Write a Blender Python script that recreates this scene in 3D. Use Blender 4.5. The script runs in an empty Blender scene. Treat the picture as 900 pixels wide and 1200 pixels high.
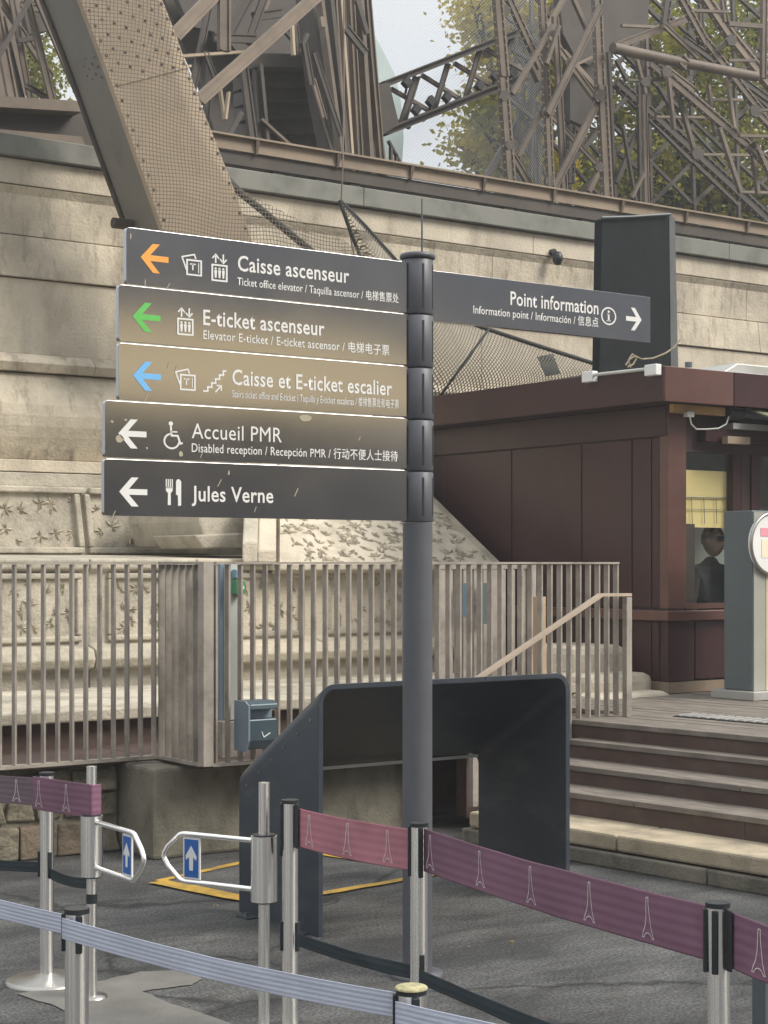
import bpy, bmesh, math, random
from mathutils import Vector, Matrix
random.seed(7)
S = bpy.context.scene
COL = S.collection
rad = math.radians
# ------------------------------------------------------------------ camera
EYE = 1.6
FW = Vector((0.575, 0.818, 0)).normalized()
RT = Vector((FW.y, -FW.x, 0))
UP = Vector((0, 0, 1))
cam = bpy.data.objects.new('camera', bpy.data.cameras.new('camera'))
COL.objects.link(cam)
cam.location = (0, 0, EYE)
cam.rotation_euler = (rad(90), 0, math.atan2(-FW.x, FW.y))
cam.data.sensor_fit = 'VERTICAL'
cam.data.sensor_height = 36
cam.data.lens = 60
cam.data.shift_y = 0.05
cam.data.clip_start = 0.05
cam.data.clip_end = 3000
S.camera = cam
# ------------------------------------------------------------------ world
W = bpy.data.worlds.new('World'); S.world = W; W.use_nodes = True
SUN_EL, SUN_AZ = 40, 142        # compass style: degrees clockwise from +Y
nt = W.node_tree; nt.nodes.clear()
out = nt.nodes.new('ShaderNodeOutputWorld'); bg = nt.nodes.new('ShaderNodeBackground')
sky = nt.nodes.new('ShaderNodeTexSky'); sky.sky_type = 'NISHITA'; sky.sun_disc = False
sky.sun_elevation = rad(SUN_EL); sky.sun_rotation = rad(SUN_AZ)
tc = nt.nodes.new('ShaderNodeTexCoord'); mp = nt.nodes.new('ShaderNodeMapping'); mp.inputs['Scale'].default_value = (1, 1, 2.6)
no = nt.nodes.new('ShaderNodeTexNoise'); no.inputs['Scale'].default_value = 2.2; no.inputs['Detail'].default_value = 7
cr = nt.nodes.new('ShaderNodeValToRGB')
cr.color_ramp.elements[0].position = 0.30; cr.color_ramp.elements[0].color = (0.88, 0.88, 0.88, 1)
cr.color_ramp.elements[1].position = 0.62; cr.color_ramp.elements[1].color = (1, 1, 1, 1)
mx = nt.nodes.new('ShaderNodeMixRGB'); mx.inputs['Color2'].default_value = (5.7, 5.95, 6.2, 1)
nt.links.new(tc.outputs['Generated'], mp.inputs['Vector']); nt.links.new(mp.outputs['Vector'], no.inputs['Vector'])
nt.links.new(no.outputs['Fac'], cr.inputs['Fac']); nt.links.new(cr.outputs['Color'], mx.inputs['Fac'])
sxyz = nt.nodes.new('ShaderNodeSeparateXYZ'); nt.links.new(tc.outputs['Generated'], sxyz.inputs['Vector'])
gr = nt.nodes.new('ShaderNodeMapRange'); gr.inputs['From Min'].default_value = 0.0; gr.inputs['From Max'].default_value = 1.0; gr.inputs['To Min'].default_value = 0.36; gr.inputs['To Max'].default_value = 1.15
nt.links.new(sxyz.outputs['Z'], gr.inputs['Value'])          # overcast sky: zenith about three times the horizon
vs_ = nt.nodes.new('ShaderNodeVectorMath'); vs_.operation = 'SCALE'; vs_.inputs[0].default_value = (5.85, 5.95, 6.0)
nt.links.new(gr.outputs['Result'], vs_.inputs['Scale']); nt.links.new(vs_.outputs['Vector'], mx.inputs['Color2'])
nt.links.new(sky.outputs['Color'], mx.inputs['Color1']); nt.links.new(mx.outputs['Color'], bg.inputs['Color'])
bg.inputs['Strength'].default_value = 0.105
nt.links.new(bg.outputs['Background'], out.inputs['Surface'])
# ------------------------------------------------------------------ sun
sl = bpy.data.lights.new('fill_sun', 'SUN'); sl.energy = 1.5; sl.angle = rad(24); sl.color = (1.0, 0.93, 0.82)  # soft fill from behind right, standing in for light bounced off facing buildings
so = bpy.data.objects.new('fill_sun', sl); COL.objects.link(so)
az, el = rad(SUN_AZ), rad(SUN_EL)
sd = Vector((math.sin(az) * math.cos(el), math.cos(az) * math.cos(el), math.sin(el)))
so.rotation_euler = sd.to_track_quat('Z', 'Y').to_euler(); so.location = sd * 60
# ------------------------------------------------------------------ view
S.view_settings.view_transform = 'Standard'; S.view_settings.look = 'None'
S.view_settings.exposure = 1.3; S.view_settings.gamma = 1
S.render.engine = 'CYCLES'
S.cycles.transparent_max_bounces = 24
S.render.resolution_x = 768; S.render.resolution_y = 1024

# ================================================================== helpers
def ray(px, py):
    return FW + RT * ((px - 450) / 2000) + UP * ((660 - py) / 2000)
EP = Vector((0, 0, EYE))
def at_d(px, py, d): return EP + ray(px, py) * d
def on_x(px, py, x): r = ray(px, py); return EP + r * (x / r.x)
def on_y(px, py, y): r = ray(px, py); return EP + r * (y / r.y)
def on_z(px, py, z): r = ray(px, py); return EP + r * ((z - EYE) / r.z)

def tagit(o, label=None, cat=None, group=None, kind=None):
    if label: o['label'] = label
    if cat: o['category'] = cat
    if group: o['group'] = group
    if kind: o['kind'] = kind
    return o
def thing(name, label, cat, loc=(0, 0, 0), group=None):
    o = bpy.data.objects.new(name, None); COL.objects.link(o)
    o.location = loc; o.empty_display_size = 0.1
    return tagit(o, label, cat, group)

class MB:
    def __init__(s): s.v = []; s.f = []; s.sm = []
    def add(s, vs, fs, smooth=False):
        b = len(s.v); s.v += [tuple(v) for v in vs]
        for f in fs: s.f.append(tuple(b + i for i in f)); s.sm.append(smooth)
        return s
    def box(s, a, b):
        x0, y0, z0 = (min(a[i], b[i]) for i in range(3)); x1, y1, z1 = (max(a[i], b[i]) for i in range(3))
        return s.add([(x0,y0,z0),(x1,y0,z0),(x1,y1,z0),(x0,y1,z0),(x0,y0,z1),(x1,y0,z1),(x1,y1,z1),(x0,y1,z1)],
                     [(0,3,2,1),(4,5,6,7),(0,1,5,4),(1,2,6,5),(2,3,7,6),(3,0,4,7)])
    def obox(s, o, u, v, w):
        o, u, v, w = map(Vector, (o, u, v, w))
        P = [o, o+u, o+u+v, o+v, o+w, o+u+w, o+u+v+w, o+v+w]
        fs = [(0,3,2,1),(4,5,6,7),(0,1,5,4),(1,2,6,5),(2,3,7,6),(3,0,4,7)]
        if u.cross(v).dot(w) < 0: fs = [f[::-1] for f in fs]
        return s.add(P, fs)
    def bar(s, a, b, w, d, ref=(0, 1, 0)):
        a, b = Vector(a), Vector(b); t = (b - a).normalized(); ref = Vector(ref)
        e = ref - t * ref.dot(t)
        if e.length < 1e-4: e = Vector((1, 0, 0)) - t * t.x
        e.normalize(); n = t.cross(e).normalized()
        return s.obox(a - n * w / 2 - e * d / 2, n * w, e * d, b - a)
    def tube(s, pts, r, n=10, caps=True, rs=None):
        pts = [Vector(p) for p in pts]; rings = []
        prev = None
        for i, p in enumerate(pts):
            if i == 0: t = pts[1] - p
            elif i == len(pts) - 1: t = p - pts[i - 1]
            else: t = (pts[i + 1] - p).normalized() + (p - pts[i - 1]).normalized()
            t.normalize()
            if prev is None:
                a = Vector((0, 0, 1)) if abs(t.z) < 0.9 else Vector((1, 0, 0))
            else: a = prev
            e = (a - t * a.dot(t)).normalized(); prev = e; g = t.cross(e)
            rr = rs[i] if rs else r
            rings.append([p + e * rr * math.cos(2*math.pi*k/n) + g * rr * math.sin(2*math.pi*k/n) for k in range(n)])
        vs = [v for r_ in rings for v in r_]; fs = []
        for i in range(len(pts) - 1):
            for k in range(n):
                fs.append((i*n+k, i*n+(k+1) % n, (i+1)*n+(k+1) % n, (i+1)*n+k))
        s.add(vs, fs, True)
        if caps:
            s.add(rings[0][::-1], [tuple(range(n))]); s.add(rings[-1], [tuple(range(n))])
        return s
    def lathe(s, c, prof, n=24):
        c = Vector(c); vs = []; fs = []
        for r, z in prof:
            for k in range(n):
                a = 2*math.pi*k/n; vs.append(c + Vector((r*math.cos(a), r*math.sin(a), z)))
        for i in range(len(prof) - 1):
            for k in range(n):
                fs.append((i*n+k, i*n+(k+1) % n, (i+1)*n+(k+1) % n, (i+1)*n+k))
        return s.add(vs, fs, True)
    def prism(s, pts, d):
        """closed polygon pts extruded by vector d"""
        pts = [Vector(p) for p in pts]; d = Vector(d); n = len(pts)
        nn = Vector((0, 0, 0))
        for i in range(n): nn += pts[i].cross(pts[(i+1) % n])
        if nn.dot(d) > 0: pts = pts[::-1]
        vs = pts + [p + d for p in pts]
        fs = [tuple(range(n)), tuple(range(2*n-1, n-1, -1))]
        fs += [(i, i+n, (i+1) % n+n, (i+1) % n) for i in range(n)]
        return s.add(vs, fs)
    def build(s, name, m, parent=None, kind=None, bevel=0, label=None):
        base = Vector(parent.matrix_world.translation) if parent else Vector((0, 0, 0))
        if parent:
            base = Vector((0, 0, 0)); q = parent
            while q: base += Vector(q.location); q = q.parent
        me = bpy.data.meshes.new(name)
        me.from_pydata([tuple(Vector(v) - base) for v in s.v], [], s.f)
        me.polygons.foreach_set('use_smooth', s.sm); me.update()
        me.materials.append(m)
        o = bpy.data.objects.new(name, me); COL.objects.link(o)
        if parent: o.parent = parent
        if kind: o['kind'] = kind
        if label: o['label'] = label
        if bevel:
            bv = o.modifiers.new('bevel', 'BEVEL'); bv.width = bevel; bv.segments = 2; bv.limit_method = 'ANGLE'
        return o
def clone(src, name, parent, loc):
    o = bpy.data.objects.new(name, src.data); COL.objects.link(o); o.parent = parent; o.location = loc
    return o

# ------------------------------------------------------------------ materials
def mat(name, col, rough=0.6, metal=0.0, var=0.18, scale=3.0, bump=0.0, bscale=60.0, col2=None, stretch=(1, 1, 1),
        spec=0.5, dirt=None, dirt_amt=0.5, dscale=1.2, dstretch=(1, 1, 1), speck=None, coat=0.0):
    m = bpy.data.materials.new(name); m.use_nodes = True; t = m.node_tree; N = t.nodes; L = t.links
    p = N['Principled BSDF']
    g = N.new('ShaderNodeNewGeometry')
    mp = N.new('ShaderNodeMapping'); mp.inputs['Scale'].default_value = stretch
    L.new(g.outputs['Position'], mp.inputs['Vector'])
    n1 = N.new('ShaderNodeTexNoise'); n1.inputs['Scale'].default_value = scale; n1.inputs['Detail'].default_value = 12; n1.inputs['Roughness'].default_value = 0.62
    L.new(mp.outputs['Vector'], n1.inputs['Vector'])
    r = N.new('ShaderNodeValToRGB'); e = r.color_ramp.elements
    c2 = col2 or tuple(c * (1 - var * 2) for c in col); c1 = col if col2 else tuple(c * (1 + var) for c in col)
    e[0].position = 0.33; e[0].color = (*c2, 1); e[1].position = 0.68; e[1].color = (*c1, 1)
    L.new(n1.outputs['Fac'], r.inputs['Fac']); last = r.outputs['Color']
    if dirt:
        mp2 = N.new('ShaderNodeMapping'); mp2.inputs['Scale'].default_value = dstretch
        L.new(g.outputs['Position'], mp2.inputs['Vector'])
        n2 = N.new('ShaderNodeTexNoise'); n2.inputs['Scale'].default_value = dscale; n2.inputs['Detail'].default_value = 8; n2.inputs['Roughness'].default_value = 0.7
        L.new(mp2.outputs['Vector'], n2.inputs['Vector'])
        r2 = N.new('ShaderNodeValToRGB'); r2.color_ramp.elements[0].position = 0.5; r2.color_ramp.elements[1].position = 0.72
        r2.color_ramp.elements[1].color = (dirt_amt, dirt_amt, dirt_amt, 1)
        L.new(n2.outputs['Fac'], r2.inputs['Fac'])
        mx = N.new('ShaderNodeMixRGB'); mx.inputs['Color2'].default_value = (*dirt, 1)
        L.new(r2.outputs['Color'], mx.inputs['Fac']); L.new(last, mx.inputs['Color1']); last = mx.outputs['Color']
    if speck:
        n3 = N.new('ShaderNodeTexVoronoi'); n3.inputs['Scale'].default_value = speck[1]
        L.new(g.outputs['Position'], n3.inputs['Vector'])
        r3 = N.new('ShaderNodeValToRGB'); r3.color_ramp.elements[0].position = 0.0; r3.color_ramp.elements[0].color = (1, 1, 1, 1)
        r3.color_ramp.elements[1].position = speck[2]; r3.color_ramp.elements[1].color = (0, 0, 0, 1)
        L.new(n3.outputs['Distance'], r3.inputs['Fac'])
        mx = N.new('ShaderNodeMixRGB'); mx.inputs['Color2'].default_value = (*speck[0], 1)
        L.new(r3.outputs['Color'], mx.inputs['Fac']); L.new(last, mx.inputs['Color1']); last = mx.outputs['Color']
    L.new(last, p.inputs['Base Color'])
    p.inputs['Metallic'].default_value = metal
    p.inputs['Specular IOR Level'].default_value = spec
    if coat: p.inputs['Coat Weight'].default_value = coat; p.inputs['Coat Roughness'].default_value = 0.12
    mr = N.new('ShaderNodeMapRange'); mr.inputs['To Min'].default_value = max(0.03, rough - 0.09); mr.inputs['To Max'].default_value = min(1, rough + 0.09)
    L.new(n1.outputs['Fac'], mr.inputs['Value']); L.new(mr.outputs['Result'], p.inputs['Roughness'])
    if bump:
        nb = N.new('ShaderNodeTexNoise'); nb.inputs['Scale'].default_value = bscale; nb.inputs['Detail'].default_value = 9; nb.inputs['Roughness'].default_value = 0.6
        L.new(mp.outputs['Vector'], nb.inputs['Vector'])
        b = N.new('ShaderNodeBump'); b.inputs['Strength'].default_value = min(1, bump); b.inputs['Distance'].default_value = 0.01 * max(1, bump)
        L.new(nb.outputs['Fac'], b.inputs['Height']); L.new(b.outputs['Normal'], p.inputs['Normal'])
    return m

def net_mat(name, col, fx, fz, w, diag=False, alpha_extra=0.0, wob=0.12):
    m = bpy.data.materials.new(name); m.use_nodes = True; t = m.node_tree; N = t.nodes; L = t.links
    p = N['Principled BSDF']; p.inputs['Base Color'].default_value = (*col, 1); p.inputs['Roughness'].default_value = 0.8
    g = N.new('ShaderNodeNewGeometry'); sp = N.new('ShaderNodeSeparateXYZ')
    nz = N.new('ShaderNodeTexNoise'); nz.inputs['Scale'].default_value = 1.1; nz.inputs['Detail'].default_value = 1
    L.new(g.outputs['Position'], nz.inputs['Vector'])
    vm = N.new('ShaderNodeVectorMath'); vm.operation = 'MULTIPLY_ADD'
    vm.inputs[1].default_value = (wob, wob, wob)
    L.new(nz.outputs['Color'], vm.inputs[0]); L.new(g.outputs['Position'], vm.inputs[2])
    L.new(vm.outputs['Vector'], sp.inputs['Vector'])
    def M(op, a, b=None):
        q = N.new('ShaderNodeMath'); q.operation = op
        for i, z in enumerate((a, b)):
            if z is None: continue
            if isinstance(z, (int, float)): q.inputs[i].default_value = z
            else: L.new(z, q.inputs[i])
        return q.outputs[0]
    X, Z = sp.outputs['X'], sp.outputs['Z']
    if diag: X, Z = M('ADD', X, Z), M('SUBTRACT', X, Z)
    a = M('LESS_THAN', M('FRACT', M('MULTIPLY', X, fx)), w); b = M('LESS_THAN', M('FRACT', M('MULTIPLY', Z, fz)), w)
    f = M('MAXIMUM', M('MAXIMUM', a, b), alpha_extra)
    L.new(f, p.inputs['Alpha'])
    return m

ASPH = mat('asphalt', (0.100, 0.102, 0.106), 0.85, var=0.22, scale=1.1, bump=1.2, bscale=170, dirt=(0.035, 0.034, 0.033), dirt_amt=0.7,
           dscale=2.2, dstretch=(1.0, 4.0, 1), speck=((0.22, 0.21, 0.19), 95, 0.22))
def asphalt_extra(m):
    t = m.node_tree; N = t.nodes; L = t.links; p = N['Principled BSDF']; src = p.inputs['Base Color'].links[0].from_socket
    g = N.new('ShaderNodeNewGeometry'); nz = N.new('ShaderNodeTexNoise'); nz.inputs['Scale'].default_value = 1.7; nz.inputs['Detail'].default_value = 6
    L.new(g.outputs['Position'], nz.inputs['Vector'])
    vm = N.new('ShaderNodeVectorMath'); vm.operation = 'MULTIPLY_ADD'; vm.inputs[1].default_value = (0.9, 0.9, 0); L.new(nz.outputs['Color'], vm.inputs[0]); L.new(g.outputs['Position'], vm.inputs[2])
    v = N.new('ShaderNodeTexVoronoi'); v.feature = 'DISTANCE_TO_EDGE'; v.inputs['Scale'].default_value = 0.55; L.new(vm.outputs['Vector'], v.inputs['Vector'])
    r = N.new('ShaderNodeValToRGB'); e = r.color_ramp.elements; e[0].position = 0.0; e[0].color = (0.25, 0.25, 0.25, 1); e[1].position = 0.018; e[1].color = (1, 1, 1, 1)
    L.new(v.outputs['Distance'], r.inputs['Fac'])
    n2 = N.new('ShaderNodeTexNoise'); n2.inputs['Scale'].default_value = 75; n2.inputs['Detail'].default_value = 2; L.new(g.outputs['Position'], n2.inputs['Vector'])
    r2 = N.new('ShaderNodeValToRGB'); e = r2.color_ramp.elements; e[0].position = 0.38; e[0].color = (0.62, 0.62, 0.62, 1); e[1].position = 0.66; e[1].color = (1.75, 1.72, 1.65, 1)
    L.new(n2.outputs['Fac'], r2.inputs['Fac'])
    a = N.new('ShaderNodeMixRGB'); a.blend_type = 'MULTIPLY'; a.inputs['Fac'].default_value = 1; L.new(src, a.inputs['Color1']); L.new(r.outputs['Color'], a.inputs['Color2'])
    c = N.new('ShaderNodeMixRGB'); c.blend_type = 'MULTIPLY'; c.inputs['Fac'].default_value = 1; L.new(a.outputs['Color'], c.inputs['Color1']); L.new(r2.outputs['Color'], c.inputs['Color2'])
    mp3 = N.new('ShaderNodeMapping'); mp3.inputs['Rotation'].default_value = (0, 0, 0.9); mp3.inputs['Scale'].default_value = (0.8, 2.0, 1); L.new(g.outputs['Position'], mp3.inputs['Vector'])
    n4 = N.new('ShaderNodeTexNoise'); n4.inputs['Scale'].default_value = 1.3; n4.inputs['Detail'].default_value = 9; n4.inputs['Roughness'].default_value = 0.65; L.new(mp3.outputs['Vector'], n4.inputs['Vector'])
    r4 = N.new('ShaderNodeValToRGB'); e = r4.color_ramp.elements; e[0].position = 0.40; e[0].color = (0.50, 0.50, 0.52, 1); e[1].position = 0.60; e[1].color = (1.15, 1.15, 1.12, 1); L.new(n4.outputs['Fac'], r4.inputs['Fac'])
    d4 = N.new('ShaderNodeMixRGB'); d4.blend_type = 'MULTIPLY'; d4.inputs['Fac'].default_value = 1; L.new(c.outputs['Color'], d4.inputs['Color1']); L.new(r4.outputs['Color'], d4.inputs['Color2'])
    L.new(d4.outputs['Color'], p.inputs['Base Color'])
asphalt_extra(ASPH)
SAND = mat('pale_gravel', (0.50, 0.43, 0.30), 0.9, var=0.08, scale=0.8)
CONC = mat('patch_concrete', (0.17, 0.165, 0.15), 0.85, var=0.15, scale=3, bump=0.6, bscale=150, dirt=(0.10, 0.095, 0.09), dirt_amt=0.6)
YEL = mat('yellow_paint', (0.50, 0.31, 0.05), 0.7, var=0.2, scale=9, dirt=(0.10, 0.09, 0.07), dirt_amt=1.0, dscale=7)
STONE = mat('masonry', (0.56, 0.50, 0.40), 0.85, var=0.10, scale=1.7, bump=0.9, bscale=45, dirt=(0.26, 0.225, 0.17), dirt_amt=0.7, dscale=1.5, dstretch=(2.2, 2.2, 0.8))
STONE2 = mat('masonry_streaked', (0.53, 0.47, 0.37), 0.85, var=0.15, scale=2.5, bump=1.0, bscale=35, dirt=(0.15, 0.125, 0.09), dirt_amt=0.85, dscale=2.2, dstretch=(3.0, 3.0, 0.9))
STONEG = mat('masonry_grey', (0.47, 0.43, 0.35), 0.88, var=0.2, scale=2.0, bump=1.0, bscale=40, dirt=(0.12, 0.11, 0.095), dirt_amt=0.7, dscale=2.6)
LEAFST = mat('carved_leaf_stone', (0.45, 0.40, 0.31), 0.9, var=0.25, scale=9)
FLASH = mat('zinc_flashing', (0.20, 0.205, 0.18), 0.6, var=0.2, scale=3, metal=0.2, dirt=(0.09, 0.085, 0.08), dscale=3)
STEELS = mat('tower_paint_shaded', (0.19, 0.178, 0.155), 0.65, var=0.12, scale=2, dirt=(0.11, 0.10, 0.085), dirt_amt=0.5, dscale=2)  # shaded, hazy side of the leaning leg: that tone is put into the colour
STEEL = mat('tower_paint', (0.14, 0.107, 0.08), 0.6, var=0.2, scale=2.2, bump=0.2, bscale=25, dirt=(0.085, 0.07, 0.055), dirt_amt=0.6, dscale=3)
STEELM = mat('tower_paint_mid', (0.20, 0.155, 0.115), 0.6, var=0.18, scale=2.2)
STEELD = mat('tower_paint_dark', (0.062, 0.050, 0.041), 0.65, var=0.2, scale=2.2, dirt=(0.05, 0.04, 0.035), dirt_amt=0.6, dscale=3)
STEELL = mat('tower_paint_lit', (0.44, 0.35, 0.25), 0.6, var=0.12, scale=2.0, dirt=(0.20, 0.155, 0.11), dirt_amt=0.6, dscale=4)  # tower paint with the tone of the lit front put into the colour
CHAN = mat('channel_paint', (0.27, 0.205, 0.145), 0.6, var=0.14, scale=2.5, dirt=(0.14, 0.11, 0.085), dirt_amt=0.7, dscale=5)
PANEL = mat('sign_enamel', (0.44, 0.44, 0.465), 0.10, metal=0.94, var=0.05, scale=1.5, spec=1.0, coat=1.0)
SIGNW = mat('sign_print_white', (0.72, 0.72, 0.70), 0.5, var=0.03)
SIGNO = mat('sign_print_orange', (0.85, 0.36, 0.06), 0.5, var=0.03)
SIGNG = mat('sign_print_green', (0.12, 0.50, 0.10), 0.5, var=0.03)
SIGNB = mat('sign_print_blue', (0.16, 0.45, 0.80), 0.5, var=0.03)
POLE = mat('pole_paint', (0.095, 0.10, 0.116), 0.48, metal=0.15, var=0.08, scale=4, spec=0.6)
POLED = mat('pole_slot_dark', (0.012, 0.012, 0.014), 0.6, var=0.1)
HOOD = mat('hood_paint', (0.042, 0.053, 0.070), 0.42, metal=0.15, var=0.1, scale=3, spec=0.5, dirt=(0.12, 0.125, 0.125), dirt_amt=0.45, dscale=3.5, dstretch=(1, 1, 2.5), bump=0.15, bscale=3)
FENCE = mat('railing_paint', (0.35, 0.315, 0.275), 0.5, metal=0.1, var=0.14, scale=5, dirt=(0.11, 0.09, 0.075), dirt_amt=0.6, dscale=6)
INOX = mat('stainless_steel', (0.95, 0.94, 0.92), 0.13, metal=1.0, var=0.05, scale=5, stretch=(1, 1, 0.1))
def brushed(m, rough, an, rot):
    t = m.node_tree; p = t.nodes['Principled BSDF']; tg = t.nodes.new('ShaderNodeTangent'); tg.direction_type = 'RADIAL'; tg.axis = 'Z'
    t.links.new(tg.outputs[0], p.inputs['Tangent']); p.inputs['Anisotropic'].default_value = an; p.inputs['Anisotropic Rotation'].default_value = rot
    for l in list(p.inputs['Roughness'].links): t.links.remove(l)
    p.inputs['Roughness'].default_value = rough
brushed(INOX, 0.25, 0.9, 0.25)
INOXB = mat('brushed_steel', (0.42, 0.41, 0.39), 0.35, metal=1.0, var=0.1, scale=6)
BLK = mat('black_plastic', (0.018, 0.022, 0.026), 0.4, var=0.1)
PURP = mat('belt_purple', (0.19, 0.088, 0.14), 0.5, var=0.12, scale=3, bump=0.25, bscale=420, spec=0.5)
PINK = mat('belt_purple_shine', (0.42, 0.18, 0.22), 0.75, var=0.12, scale=4, bump=0.25, bscale=420, spec=0.2)  # purple webbing; the light shining through it is put into the pink
PGREY = mat('belt_faded', (0.17, 0.13, 0.155), 0.8, var=0.08, scale=4, bump=0.25, bscale=420, spec=0.2)
BLUB = mat('belt_blue_grey', (0.50, 0.54, 0.65), 0.7, var=0.06, scale=4, bump=0.25, bscale=420, spec=0.2)
BLKB = mat('belt_black', (0.032, 0.044, 0.052), 0.7, var=0.1, scale=4, spec=0.2)
PRINT = mat('belt_print', (0.70, 0.62, 0.62), 0.7, var=0.03)
BLUE = mat('arrow_sign_blue', (0.02, 0.12, 0.42), 0.4, var=0.05)
WHITE = mat('white_plastic', (0.74, 0.75, 0.75), 0.45, var=0.04)
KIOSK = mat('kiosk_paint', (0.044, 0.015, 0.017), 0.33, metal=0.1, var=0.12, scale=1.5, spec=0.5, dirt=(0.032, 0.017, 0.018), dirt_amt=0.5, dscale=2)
KIOSKL = mat('kiosk_paint_lit', (0.125, 0.06, 0.05), 0.30, metal=0.25, var=0.1, scale=1.5, spec=0.6, dirt=(0.16, 0.10, 0.08), dirt_amt=0.5, dscale=2)  # kiosk paint with the bright, reflecting front put into the colour
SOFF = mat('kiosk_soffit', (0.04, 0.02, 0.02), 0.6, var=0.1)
GOLDREF = mat('reflected_gold', (0.45, 0.28, 0.11), 0.5, var=0.2, scale=6, stretch=(0.4, 1, 3))  # gold of a reflected sunlit building, painted as a strip
WOODT = mat('tan_post_paint', (0.45, 0.32, 0.20), 0.6, var=0.1)
STELE = mat('stele_grey', (0.10, 0.125, 0.135), 0.45, metal=0.2, var=0.06, scale=2)
STELEB = mat('stele_base', (0.42, 0.42, 0.40), 0.5, metal=0.4, var=0.08)
BOARD = mat('black_tarpaulin', (0.008, 0.012, 0.015), 0.75, spec=0.2, var=0.2, scale=3, bump=0.5, bscale=6)
RISER = mat('riser_brown', (0.085, 0.050, 0.040), 0.7, var=0.15, scale=3, dirt=(0.13, 0.11, 0.09), dirt_amt=0.5, dscale=4)
TREAD = mat('tread_grey_wood', (0.19, 0.165, 0.14), 0.8, var=0.2, scale=6, bump=0.5, bscale=60, dirt=(0.12, 0.10, 0.08), dirt_amt=0.7, dscale=5, stretch=(3, 0.6, 1))
KERB = mat('kerb_granite', (0.46, 0.39, 0.28), 0.85, var=0.15, scale=5, bump=0.9, bscale=120, dirt=(0.16, 0.145, 0.12), dirt_amt=0.7, dscale=3, speck=((0.50, 0.36, 0.20), 60, 0.16))
RUBB = mat('rubble_stone', (0.25, 0.22, 0.165), 0.9, var=0.3, scale=6, bump=2.5, bscale=22, dirt=(0.06, 0.065, 0.045), dirt_amt=0.9, dscale=5)
RUBB2 = mat('rubble_stone_brown', (0.26, 0.205, 0.15), 0.9, var=0.25, scale=6, bump=2.2, bscale=22, dirt=(0.08, 0.06, 0.045), dirt_amt=0.8, dscale=5)
FCON = mat('stained_concrete', (0.20, 0.185, 0.145), 0.88, var=0.2, scale=2.5, bump=0.8, bscale=60, dirt=(0.055, 0.052, 0.042), dirt_amt=0.85, dscale=3.2, dstretch=(1.6, 1.6, 0.7))
DARK = mat('dark_void', (0.02, 0.018, 0.016), 0.9, var=0.1)
PALE = mat('pale_post', (0.48, 0.50, 0.47), 0.5, var=0.05)
PBLUE = mat('light_blue_plastic', (0.20, 0.33, 0.42), 0.5, var=0.05)
GREEN = mat('green_plastic', (0.06, 0.27, 0.11), 0.45, var=0.05)
BIN = mat('ashtray_paint', (0.055, 0.085, 0.105), 0.38, metal=0.2, var=0.08)
BINL = mat('ashtray_side', (0.20, 0.26, 0.32), 0.4, metal=0.2, var=0.05)
NET1 = net_mat('fine_net', (0.12, 0.10, 0.075), 32, 32, 0.2, wob=0.2)
NET2 = net_mat('wall_net', (0.12, 0.11, 0.09), 24, 24, 0.28, diag=True)
NET3 = net_mat('sky_net', (0.42, 0.44, 0.46), 22, 22, 0.09, diag=True, wob=0.03)
ROPE = mat('net_hem', (0.035, 0.038, 0.036), 0.8, var=0.2)
ROPEL = mat('pale_rope', (0.30, 0.26, 0.17), 0.8, var=0.2, scale=20)
TARP = mat('pale_tarp', (0.45, 0.55, 0.55), 0.7, var=0.05)
BARK = mat('bark', (0.06, 0.045, 0.035), 0.9, var=0.3, scale=5, bump=1, bscale=20)
def leafmat(name, c, c2):
    m = mat(name, c, 0.6, var=0.3, scale=1.2, col2=c2)
    t = m.node_tree; p = t.nodes['Principled BSDF']; tr = t.nodes.new('ShaderNodeBsdfTranslucent'); mxs = t.nodes.new('ShaderNodeMixShader')
    mxs.inputs[0].default_value = 0.48
    col = p.inputs['Base Color'].links[0].from_socket; t.links.new(col, tr.inputs['Color'])
    o = t.nodes['Material Output']; t.links.new(p.outputs[0], mxs.inputs[1]); t.links.new(tr.outputs[0], mxs.inputs[2]); t.links.new(mxs.outputs[0], o.inputs['Surface'])
    return m
LEAFA = leafmat('autumn_leaves', (0.62, 0.46, 0.05), (0.16, 0.21, 0.03))
LEAFB = leafmat('green_leaves', (0.42, 0.37, 0.06), (0.07, 0.11, 0.03))
LEAFC = leafmat('dark_leaves', (0.035, 0.06, 0.04), (0.015, 0.028, 0.022))
SKIN = mat('skin', (0.60, 0.38, 0.28), 0.5, var=0.06)
HAIR = mat('hair', (0.10, 0.075, 0.06), 0.7, var=0.2)
JACK = mat('dark_jacket', (0.022, 0.025, 0.034), 0.8, var=0.2, scale=8)
GOLD = mat('reflector_gold', (0.93, 0.70, 0.34), 0.8, var=0.08, scale=0.6)
SLATE = mat('slate_roof', (0.09, 0.10, 0.12), 0.6, var=0.15)
SHOP = mat('dark_ground_floor', (0.06, 0.05, 0.045), 0.6, var=0.2)
def glassmat():
    m = bpy.data.materials.new('window_glass'); m.use_nodes = True; t = m.node_tree; N = t.nodes
    N.remove(N['Principled BSDF']); tr = N.new('ShaderNodeBsdfTransparent'); gl = N.new('ShaderNodeBsdfGlossy'); mxs = N.new('ShaderNodeMixShader')
    tr.inputs[0].default_value = (0.93, 0.95, 0.94, 1); gl.inputs['Roughness'].default_value = 0.02; mxs.inputs[0].default_value = 0.045
    t.links.new(tr.outputs[0], mxs.inputs[1]); t.links.new(gl.outputs[0], mxs.inputs[2]); t.links.new(mxs.outputs[0], N['Material Output'].inputs['Surface'])
    return m
GLASS = glassmat()
YPAN = mat('yellow_reflection', (0.90, 0.70, 0.32), 0.6, var=0.05, scale=2)

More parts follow.
